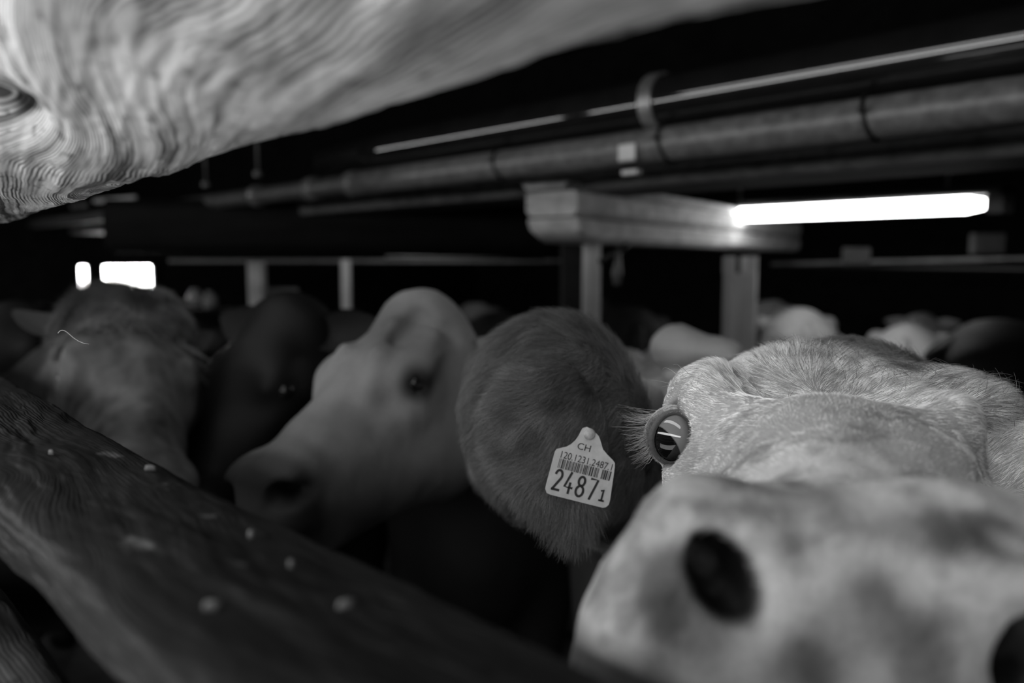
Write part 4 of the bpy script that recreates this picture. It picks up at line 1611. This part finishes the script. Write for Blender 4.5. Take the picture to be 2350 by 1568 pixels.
def arc(cx, cy, rx, ry, a0, a1, n=14):
    return [(cx + rx * math.cos(math.radians(a0 + (a1 - a0) * i / n)), cy + ry * math.sin(math.radians(a0 + (a1 - a0) * i / n))) for i in range(n + 1)]
S2 = [arc(.5, .74, .42, .24, 170, -35) + [(.08, .03)], [(.02, .03), (.95, .03)]]
S4 = [[(.55, 1.0), (.08, .28), (.98, .28)], [(.66, .5), (.66, 0)]]
S8 = [arc(.5, .75, .36, .22, 0, 360, 20), arc(.5, .27, .43, .25, 0, 360, 20)]
S7 = [[(.05, .97), (.93, .97), (.35, 0)]]
S1 = [[(.15, .85), (.55, .98), (.55, .03)], [(.1, .03), (1.0, .03)]]
# feet of the figures in photo pixels
strokes('lettering', S2, 1264, 1121, 18, 48, 5.5)
strokes('lettering', S4, 1289, 1128, 20, 48, 5.5)
strokes('lettering', S8, 1316, 1137, 20, 48, 5.5)
strokes('lettering', S7, 1345, 1144, 18, 48, 5.5)
strokes('lettering', S1, 1373, 1149, 12, 27, 4.5)
bc = MB()
r_ = random.Random(4)
a = 0.0
while a < 126:
    wbar = r_.choice((1.2, 1.2, 2.2, 3.2))
    if not 96 < a < 101:
        q = [(1278 + 0.965 * aa + 0.264 * bb, 1072 + 0.264 * aa - 0.965 * bb) for aa, bb in ((a, 0), (a + wbar, 0), (a + wbar, 22), (a, 22))]
        bc.add([tp_(x, y, 0.0011) for x, y in q], [(0, 1, 2, 3)])
    a += wbar + r_.choice((1.2, 1.2, 2.0, 2.8))
bc.build('barcode', M_INK, tg)
pv, pf_ = tube_geo([tp_(1352, 996, -0.012), tp_(1352, 996, 0.002), tp_(1352, 996, 0.0032)], [0.002, 0.0052, 0.004], 20)
mesh_obj('rivet', pv, pf_, simple('rivet_plastic', 0.30, 0.5, var=0.3, scale=300), tg, True)

# ---- curly-headed cow on the left ----------------------------------------------------------
HH = Frame(rotv((-0.0254, 0.4633, -0.9713)), (-0.6845, 1.4301, 1.3445), 1.02)
SH = Solid()
head_ops(SH, HH, nostril=False, wing=.75)
SH.ell(HH, (-.17, 0, .03), (.075, .095, .05), .04)
eH = [HH.fwd((-.012, s * .097, -.035)) for s in (-1, 1)]
for c_ in eH:
    SH.ell(G, c_, (0.019,) * 3, .006, True)
WH = Frame(yaw(math.atan2(-0.99, .15)), (-1.22, 2.15, 0), 1.0)
neck_ops(SH, HH, WH, .09, .21)
body_ops(SH, WH)
VH, FH = SH.mesh(graded(-2.0, -0.2, -0.95, -0.45, 0.007, 0.035), graded(1.1, 4.1, 1.2, 1.8, 0.007, 0.035), graded(-0.02, 1.56, 1.1, 1.54, 0.007, 0.035),
                 lambda p: 0.005 * fbm(p * np.array([40, 40, 18]), 3, 15) * sstep(1.25, 1.45, p[:, 2]) + 0.003 * fbm(p * 18, 3, 16))
VH = relax(VH, FH, 1)
NHv = vert_normals(VH, FH)


def coatH(p):
    l = HH.inv(p.astype(np.float32)).astype(float)
    b = 0.065 + 0.030 * fbm(p * 24, 3, 52) + 0.045 * fbm(p * np.array([60, 60, 22]), 2, 57)
    b *= 1 - 0.35 * sstep(-.08, -.16, l[:, 0])
    b *= 1 - 0.5 * sstep(-.25, -.5, l[:, 0])
    return np.clip(b, 0.02, 1)


cowH = mesh_obj('cow', VH, FH, M_SKIN, None, True, {'coat': coatH(VH)})
tag(cowH, 'cow with a curly forelock facing the rail below the bright windows', 'cow', 'cattle crowded behind the feed fence')
for c_, s in zip(eH, (-1, 1)):
    uvsphere('eye', c_, 0.0185, HH.M @ np.array([.25, s, .1]), M_EYE_DARK, cowH)
    ear(cowH, HH.fwd((-.16, s * .085, -.02)), HH.M @ np.array([-.9, s, -.4 if s < 0 else -.1]), HH.M @ np.array([.4, 0, 1]), .12, .07, M_SKIN, 0.02)
rng = np.random.default_rng(14)
def densH(c, n):
    l = HH.inv(c.astype(np.float32)).astype(float)
    return sstep(-.04, -.12, l[:, 0]) * sstep(-.04, .0, l[:, 2]) * (np.abs(l[:, 0]) < .3) + 1e-9
ph, nh = sample(VH, FH, NHv, 9000, densH, rng)
fh = HH.M @ np.array([1.0, 0, 0]) + 1.8 * np.stack([fbm(ph * 22, 2, 90), fbm(ph * 22, 2, 91), fbm(ph * 22, 2, 92)], 1)
hair('forelock', cowH, ph, strands(ph, nh, fh, 0.045, 0.5, rng, 6, 0.4, 0.3), M_FUR, 0.0004, coatH(ph) * (2.0 + 1.5 * fbm(ph * 40, 2, 93)))

# ---- black cow beside it -------------------------------------------------------------------
def full_cow(name, label, headM, headT, hs, Wf, coat, group='cattle crowded behind the feed fence', eyes=True, step=0.014, extra=None, coatfn=None):
    S = Solid()
    H = Frame(headM, headT, hs)
    head_ops(S, H, nostril=False)
    neck_ops(S, H, Wf, .09, .20)
    body_ops(S, Wf)
    if extra:
        extra(S, Wf)
    pts = [H.fwd(q) for q in ((.33, 0, 0), (-.25, 0, .1), (0, .15, -.2), (0, -.15, -.2))] + [Wf.fwd(q) for q in ((.3, .4, 0), (.3, -.4, 1.4), (-1.6, .4, 0), (-1.6, -.4, 1.4))]
    lo = np.min(pts, 0) - .06
    hi = np.max(pts, 0) + .06
    V, F = S.mesh(np.arange(lo[0], hi[0], step), np.arange(lo[1], hi[1], step), np.arange(-0.03, hi[2], step), lambda p: 0.006 * fbm(p * 11, 3, 99))
    V = relax(V, F, 2)
    ct = np.full(len(V), coat) if coatfn is None else coatfn(V)
    o = mesh_obj(name, V, F, M_SKIN, None, True, {'coat': ct})
    tag(o, label, 'cow', group)
    for s in (-1, 1):
        uvsphere('eye', H.fwd((0, s * .104, -.012)), .0185 * hs, H.M @ np.array([.2, s, .1]), M_EYE_DARK, o)
        ear(o, H.fwd((-.16, s * .085, -.02)), H.M @ np.array([-.35, s, -.15]), H.M @ np.array([.4, 0, 1]), .16, .10, M_SKIN, float(coat))
    tv, tf = tube_geo([Wf.fwd(q) for q in ((-1.40, 0, 1.25), (-1.50, 0, 1.19), (-1.54, 0, 1.0), (-1.53, 0, .6), (-1.52, 0, .35))], [.035, .03, .022, .018, .04], 12)
    mesh_obj('tail', tv, tf, M_SKIN, o, True, {'coat': np.full(len(tv), float(coat))})
    return o


def hf(fw, up=(0, 0, 1)):
    d, s, u = frame(fw, up)
    return np.stack([d, s, u], 1)


full_cow('cow', 'black cow between the curly-headed cow and the profile cow', hf((-.35, -.65, -.65)), P(560, 880, 1.75), 1.05,
         Frame(yaw(math.atan2(-1, 0.05)), (-.66, 2.55, 0), 1.0), 0.006)
full_cow('cow', 'dark cow at the left edge beyond the curly-headed cow', hf((.2, -.8, -.4)), P(0, 800, 2.6), 1.0,
         Frame(yaw(math.atan2(-.9, .4)), (-2.0, 3.1, 0), 1.0), 0.02)
# cows further back: same build, seen from other sides
def rump_at(x, ytop, d, ang, coat, label, sc=1.0, part=(-1.2, 0)):
    p = P(x, ytop, d)
    hgt = p[2]
    Wf = Frame(yaw(ang), (0, 0, 0), hgt / 1.345)
    off = Wf.M @ (np.array([part[0], part[1], 0]) * Wf.s)
    Wf.t = np.array([p[0], p[1], 0]) - off
    hd = Wf.fwd((.55, 0, 1.12))
    return full_cow('cow', label, Wf.M @ hf((.75, 0, -.65)), hd, 1.0, Wf, coat, step=0.02, extra=lambda S, W: S.ell(W, (-1.26, 0, 1.08), (.20, .20, .235), .10))


rump_at(1838, 708, 4.7, math.radians(80), 0.42, 'cow seen from behind with a groove along its rump beside the broad pale post')
rump_at(2085, 745, 4.5, math.radians(60), 0.55, 'cow with a light-edged hip bone behind the forelock of the speckled cow')
rump_at(1450, 705, 4.4, math.radians(90), 0.025, 'dark cow behind the bright ridge between the two pale posts')
rump_at(2310, 735, 3.2, math.radians(0), 0.012, 'very dark cow at the right edge behind the speckled cow')
rump_at(712, 758, 4.8, math.radians(180), 0.25, 'cow whose grey back shows between the black cow and the profile cow')
rump_at(1150, 715, 5.0, math.radians(100), 0.06, 'dark cow whose back shows just right of the poll of the profile cow')

# loose straws in the blurred corners
M_STRAW = simple('straw', 0.5, 0.6)
o = MB().tube([P(133, 765, .60), P(137, 760, .60), P(143, 758, .60), P(150, 760, .60), P(158, 766, .60), P(168, 775, .60), P(180, 783, .60), P(192, 788, .60), P(205, 790, .60)], 0.0003, 6).build('straw_stalk', M_STRAW, None, True)
tag(o, 'thin curved straw sticking out before the curly-headed cow', 'straw')
